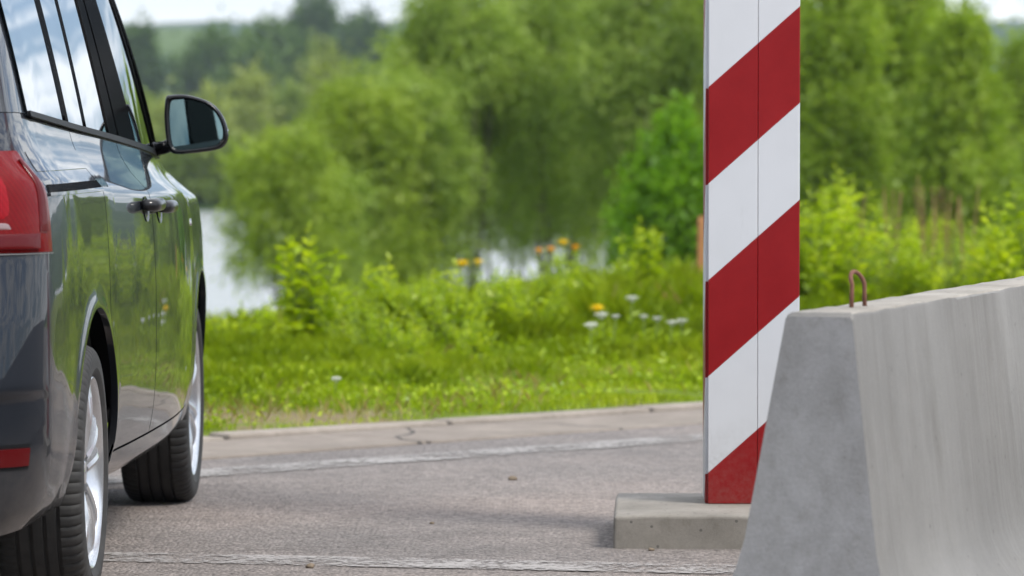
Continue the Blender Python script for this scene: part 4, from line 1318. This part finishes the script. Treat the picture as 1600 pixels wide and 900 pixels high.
# painted tail pillar, wrapping round to the rear glass
def gtail(s, v):
    y = yy_of(s)
    base = body_raw(s, zbelt(y))
    k = gw(v) / gw(0)
    return Vector((base.x * k, base.y + 0.20 * v * max(0, min(1, (-y - 0.3) / 0.5)), base.z + (ZT - base.z) * v))
def tailpatch(m, s0, s1, nu, v0, v1, sgs=(1, -1), off=(0, 0)):
    for sg in sgs:
        v = []; 
        for a in range(nu):
            s = s0 + (s1 - s0) * a / (nu - 1)
            for c in range(16):
                p = gtail(s, v0 + (v1 - v0) * c / 15)
                v.append((sg * (p.x + off[0]), p.y + off[1], p.z))
        m.add(v, grid_faces(nu, 16, 0, sg < 0))
for sg_ in (1, -1):
    m = MB(); tailpatch(m, s_of_y(-0.905), s_of_y(-0.47), 16, 0.0, 1.0, (sg_,))
    m.build('tail_pillar', M['paint'], bo)
m = MB(); tailpatch(m, 0, s_of_y(-0.905), 16, 0.0, 1.0)
m.build('rear_window', M['privacy'], bo)
# roof, on the outline of the side and tail glass
rows = [gtail(s_, 1.0) for s_ in np.linspace(0.0, s_of_y(-0.47), 22)]
rows += [gh(y_, y_, 1.0) for y_ in np.linspace(-0.22, 1.90, 22)]
v = []; nv = 21
yr0 = rows[0].y
for p_ in rows:
    k_ = float(sstep(yr0 - 0.02, yr0 + 0.55, p_.y)); kf = float(sstep(2.4, 1.2, p_.y))
    for c in range(nv):
        u = -1 + 2 * c / (nv - 1)
        v.append((p_.x * u, p_.y + (0.10 * (1 - u * u) * float(sstep(1.5, 1.9, p_.y))), ZT + 0.012 + (0.015 + 0.085 * k_ * (0.4 + 0.6 * kf)) * (1 - abs(u) ** 3.0)))
obj('roof', v, grid_faces(len(rows), nv), M['paint'], car, merge=0.0003)
# belt trim
for sg_ in (1, -1):
    m = MB(); gpatch(m, -0.47, 2.56, -0.47, 2.56, -0.012, 0.026, 0.003, 0.008, 60, 4, (sg_,))
    m.build('belt_trim', M['matt_black'], bo)
# top frame above the side glass
for sg_ in (1, -1):
    m = MB(); gpatch(m, -0.47, 1.90, -0.44, 1.90, 0.985, 1.02, 0.001, 0.02, 40, 4, (sg_,)); m.build('door_frame', M['gloss_black'], bo)
# windscreen
v = []; nu, nv = 17, 15
for a in range(nu):
    t_ = a / (nu - 1)
    e = gh(2.56, 1.90, t_)
    for c in range(nv):
        u = -1 + 2 * c / (nv - 1)
        v.append((e.x * u, e.y + 0.26 * (1 - 0.6 * t_) * (1 - u * u), e.z + 0.04 * t_ * (1 - u * u)))
obj('windscreen', v, grid_faces(nu, nv), M['window'], bo)

# cabin: seats, dashboard, floor, headrests
cab = MB()
cab.box(-0.72, 0.72, 2.15, 2.5, 0.75, 1.04)
for xs_ in (-0.40, 0.40):
    for ys_, zs in ((0.95, 0.0), (0.05, 0.02), (-0.55, 0.02)):
        def rb_(x0, x1, y0, y1, z0, z1): cab.box(x0, x1, y0, y1, z0, z1)
        rb_(xs_ - 0.25, xs_ + 0.25, ys_, ys_ + 0.14, 0.45, 1.10 + zs)
        rb_(xs_ - 0.25, xs_ + 0.25, ys_ + 0.1, ys_ + 0.62, 0.38, 0.56)
        rb_(xs_ - 0.13, xs_ + 0.13, ys_ - 0.02, ys_ + 0.10, 1.16 + zs, 1.38 + zs)
        rb_(xs_ - 0.06, xs_ + 0.06, ys_ + 0.02, ys_ + 0.06, 1.08, 1.20)
o = cab.build('cabin_seats', M['seat'], car, smooth=False)
bevel(o, 0.035, 3)

# door mirror
mr = empty('door_mirror', (0, 0, 0), 0, car)
inv = Matrix.Translation((CARX, CARY, 0)) @ Matrix.Rotation(YAW, 4, 'Z')
inv = inv.inverted()
out = [(263, 149), (285, 147.5), (308, 152), (328, 160), (343, 174), (352, 191), (356, 207), (355, 220), (346, 231), (328, 236), (300, 239.5), (280, 241), (268, 239), (261, 229), (257.5, 205), (256, 180), (257, 160), (259, 152)]
MD = 13.02
mo = [inv @ at(u, v_, MD) for u, v_ in out]
yb = sum(p.y for p in mo) / len(mo)
pts2 = np.array([(p.x, p.z) for p in mo])
def closed_spline(P, n=72):
    k = len(P); o_ = []
    for i_ in range(n):
        t = i_ / n * k; a = int(t); ft = t - a
        p0, p1, p2, p3 = P[(a - 1) % k], P[a % k], P[(a + 1) % k], P[(a + 2) % k]
        o_.append(0.5 * ((2 * p1) + (-p0 + p2) * ft + (2 * p0 - 5 * p1 + 4 * p2 - p3) * ft ** 2 + (-p0 + 3 * p1 - 3 * p2 + p3) * ft ** 3))
    return np.array(o_)
ol = closed_spline(pts2); cen = (pts2.max(0) + pts2.min(0)) / 2
def rings(m, lst):
    n = len(ol); v = []
    for sx_, sz_, dy, dx in lst:
        for q in ol:
            v.append((cen[0] + (q[0] - cen[0]) * sx_ + dx, yb + dy, cen[1] + (q[1] - cen[1]) * sz_))
    f = []
    for a in range(len(lst) - 1):
        for k in range(n): f.append((a * n + k, a * n + (k + 1) % n, (a + 1) * n + (k + 1) % n, (a + 1) * n + k))
    f.append(tuple((len(lst) - 1) * n + k for k in range(n)))
    m.add(v, f)
m = MB()
rings(m, [(0.84, 0.84, 0.022, 0), (0.85, 0.85, 0.004, 0), (0.91, 0.91, -0.003, 0), (0.97, 0.97, 0.002, 0), (1.0, 1.0, 0.012, 0), (1.0, 1.0, 0.03, 0), (0.97, 0.96, 0.06, -0.002), (0.86, 0.84, 0.10, -0.008), (0.62, 0.6, 0.128, -0.015), (0.3, 0.3, 0.138, -0.02)])
m.build('mirror_housing', M['gloss_black'], mr)
# slightly toed-in glass
n = len(ol); v = []
ty = math.tan(R(6.5)); tz_ = math.tan(R(0.5))
for q in [cen] + list(ol):
    x_ = cen[0] + (q[0] - cen[0]) * 0.835; z_ = cen[1] + (q[1] - cen[1]) * 0.835
    v.append((x_, yb + 0.012 + (x_ - cen[0]) * -ty * 0.35 + (z_ - cen[1]) * tz_, z_))
obj('mirror_glass', v, [(0, 1 + (k + 1) % n, 1 + k) for k in range(n)], M['mirror'], mr, smooth=False)
m = MB()
pa = inv @ at(238, 234, 13.12); pb = inv @ at(258, 230, 13.08); pc = inv @ at(276, 222, 13.07)
m.tube([pa, pb, pc], [0.024, 0.020, 0.022], 12)
m.tube([inv @ at(232, 232, 13.02), inv @ at(243, 238, 13.3)], [0.02, 0.02], 10)
m.build('mirror_arm', M['gloss_black'], mr)
m = MB(); pi_ = inv @ at(355.5, 209, 13.03)
m.box(pi_.x - 0.006, pi_.x + 0.002, pi_.y - 0.002, pi_.y + 0.04, pi_.z - 0.013, pi_.z + 0.013)
bevel(m.build('indicator', M['chrome'], mr, smooth=False), 0.003)
# small side marker on the wing
m = MB(); patch(m, ycols(list(np.linspace(2.47, 2.53, 6))), lambda s: 0.905, lambda s: 0.925, 4, off=0.004, flange=0.005)
m.build('wing_badge', M['chrome'], car)

# wheels
def make_wheel(x, y, sg):
    w = empty('wheel', (x, y, 0.328), 0 if sg > 0 else PI, car)
    t = MB()
    prof = [(-0.088, 0.235), (-0.104, 0.25), (-0.113, 0.282), (-0.110, 0.304), (-0.100, 0.319), (-0.084, 0.3275)]
    grooves = [-0.052, -0.0175, 0.0175, 0.052]
    for g_ in grooves:
        prof += [(g_ - 0.0055, 0.3300), (g_ - 0.0045, 0.3215), (g_ + 0.0045, 0.3215), (g_ + 0.0055, 0.3300)]
    prof += [(0.084, 0.3275), (0.100, 0.319), (0.106, 0.312), (0.110, 0.304), (0.113, 0.282), (0.1115, 0.272), (0.1125, 0.268), (0.106, 0.254), (0.100, 0.247), (0.088, 0.235)]
    def mod(k, j, x_, r):
        if abs(x_) > 0.06 and 0.30 < r and (k % 5 == 0): return r - 0.005
        return r
    t.lathe_x(prof, 360, mod)
    o = t.build('tyre', M['tyre'], w); o.data.set_sharp_from_angle(angle=R(35))
    r_ = MB()
    r_.lathe_x([(0.088, 0.236), (0.1025, 0.246), (0.1045, 0.243), (0.101, 0.236), (0.090, 0.228), (0.055, 0.218), (-0.06, 0.205), (-0.09, 0.225), (-0.088, 0.236)], 96)
    r_.lathe_x([(0.085, 0.002), (0.085, 0.028), (0.080, 0.033), (0.072, 0.060), (0.066, 0.082), (0.02, 0.085)], 48)
    for k in range(5):
        a0 = 2 * PI * k / 5 + 0.35
        for dz in (-1, 1):
            pts = []
            rows = []
            for q in range(9):
                tq = q / 8
                rr = 0.058 + (0.232 - 0.058) * tq
                off = dz * (0.016 + 0.030 * tq ** 1.4)
                xc = 0.082 + 0.012 * math.sin(PI * tq) + 0.006 * tq
                hw_ = 0.0125 + 0.004 * tq
                for (dx, dt) in ((-0.020, -hw_), (0.0, -hw_ * 0.8), (0.004, 0.0), (0.0, hw_ * 0.8), (-0.020, hw_)):
                    tt = off + dt
                    rows.append((xc + dx, rr * math.cos(a0) - tt * math.sin(a0), rr * math.sin(a0) + tt * math.cos(a0)))
            r_.add(rows, grid_faces(9, 5, 0, True))
    for k in range(5):
        a0 = 2 * PI * (k + 0.5) / 5 + 0.35
        r_.tube([(0.06, 0.045 * math.cos(a0), 0.045 * math.sin(a0)), (0.079, 0.045 * math.cos(a0), 0.045 * math.sin(a0))], 0.009, 6)
    o = r_.build('rim', M['alloy'], w); o.data.set_sharp_from_angle(angle=R(35))
    b = MB(); b.lathe_x([(0.03, 0.06), (0.035, 0.165), (0.01, 0.165), (0.005, 0.06)], 64)
    b.build('brake_disc', M['steel'], w)
    k_ = MB(); k_.lathe_x([(-0.02, 0.02), (-0.02, 0.208)], 48); k_.build('hub_backing', M['dark'], w)
    return w
w0 = make_wheel(0.765, 0.0, 1)
for (x, y, sg) in ((0.764, WB, 1), (-0.765, 0.0, -1), (-0.764, WB, -1)):
    c = copy_tree(w0, car)
    c.location = (x, y, 0.328); c.rotation_euler = (0.4 if sg > 0 else 0, 0, 0 if sg > 0 else PI)

# ------------------------------------------------------------------ light
EL, AZ = R(50), R(125)
sv = Vector((math.cos(EL) * math.sin(AZ), math.cos(EL) * math.cos(AZ), math.sin(EL)))
sd = bpy.data.lights.new('sun', 'SUN'); sd.energy = 2.3; sd.angle = R(18); sd.color = (1.0, 0.95, 0.87)
so_ = bpy.data.objects.new('sun', sd); col.objects.link(so_)
so_.rotation_euler = (-sv).to_track_quat('-Z', 'Y').to_euler()
w = bpy.data.worlds.new('World'); sc.world = w; w.use_nodes = True
nt = w.node_tree; nt.nodes.clear()
N = nt.nodes.new; LK = nt.links.new
outw = N('ShaderNodeOutputWorld'); bg = N('ShaderNodeBackground'); bg.inputs['Strength'].default_value = 0.10
sky = N('ShaderNodeTexSky'); sky.sky_type = 'NISHITA'; sky.sun_disc = False; sky.sun_elevation = EL; sky.sun_rotation = AZ
tc = N('ShaderNodeTexCoord'); mp = N('ShaderNodeMapping'); mp.inputs['Scale'].default_value = (9, 9, 24)
LK(tc.outputs['Generated'], mp.inputs['Vector'])
nz = N('ShaderNodeTexNoise'); nz.inputs['Scale'].default_value = 1.6; nz.inputs['Detail'].default_value = 4; nz.inputs['Roughness'].default_value = 0.55; nz.inputs['Distortion'].default_value = 0.6
LK(mp.outputs[0], nz.inputs['Vector'])
cr = N('ShaderNodeValToRGB'); cr.color_ramp.elements[0].position = 0.43; cr.color_ramp.elements[1].position = 0.58
cr.color_ramp.elements[0].color = (0.1, 0.1, 0.1, 1)
LK(nz.outputs['Fac'], cr.inputs['Fac'])
sep = N('ShaderNodeSeparateXYZ'); LK(tc.outputs['Generated'], sep.inputs[0])
mr_ = N('ShaderNodeMapRange'); mr_.inputs['From Min'].default_value = 0.0; mr_.inputs['From Max'].default_value = 0.9; mr_.inputs['To Min'].default_value = 7.8; mr_.inputs['To Max'].default_value = 15.0
LK(sep.outputs[2], mr_.inputs['Value'])
cc = N('ShaderNodeMix'); cc.data_type = 'RGBA'; cc.blend_type = 'MULTIPLY'; cc.inputs[0].default_value = 1.0
cc.inputs[6].default_value = (0.96, 0.985, 1.0, 1)
LK(mr_.outputs[0], cc.inputs[7])
mx = N('ShaderNodeMix'); mx.data_type = 'RGBA'
lowc = N('ShaderNodeMapRange'); lowc.inputs['From Min'].default_value = 0.025; lowc.inputs['From Max'].default_value = 0.06; lowc.inputs['To Min'].default_value = 0.85; lowc.inputs['To Max'].default_value = 0.0
LK(sep.outputs[2], lowc.inputs['Value'])
mxm = N('ShaderNodeMath'); mxm.operation = 'MAXIMUM'; LK(cr.outputs['Color'], mxm.inputs[0]); LK(lowc.outputs[0], mxm.inputs[1])
blue = N('ShaderNodeMix'); blue.data_type = 'RGBA'; blue.blend_type = 'MULTIPLY'; blue.inputs[0].default_value = 1.0; blue.inputs[7].default_value = (0.40, 0.53, 0.72, 1)
LK(sky.outputs[0], blue.inputs[6])
LK(mxm.outputs[0], mx.inputs[0]); LK(blue.outputs[2], mx.inputs[6]); LK(cc.outputs[2], mx.inputs[7])
LK(mx.outputs[2], bg.inputs['Color']); LK(bg.outputs[0], outw.inputs['Surface'])

sc.view_settings.view_transform = 'Standard'
try: sc.view_settings.look = 'None'
except Exception: pass
sc.view_settings.gamma = 1.0
sc.view_settings.exposure = 0.88
sc.view_settings.use_curve_mapping = False
sc.render.engine = 'CYCLES'
cy = sc.cycles
cy.use_denoising = True
cy.max_bounces = 7; cy.diffuse_bounces = 4; cy.glossy_bounces = 4; cy.transmission_bounces = 4; cy.transparent_max_bounces = 10; cy.volume_bounces = 0
cy.caustics_reflective = False; cy.caustics_refractive = False
cy.sample_clamp_indirect = 6
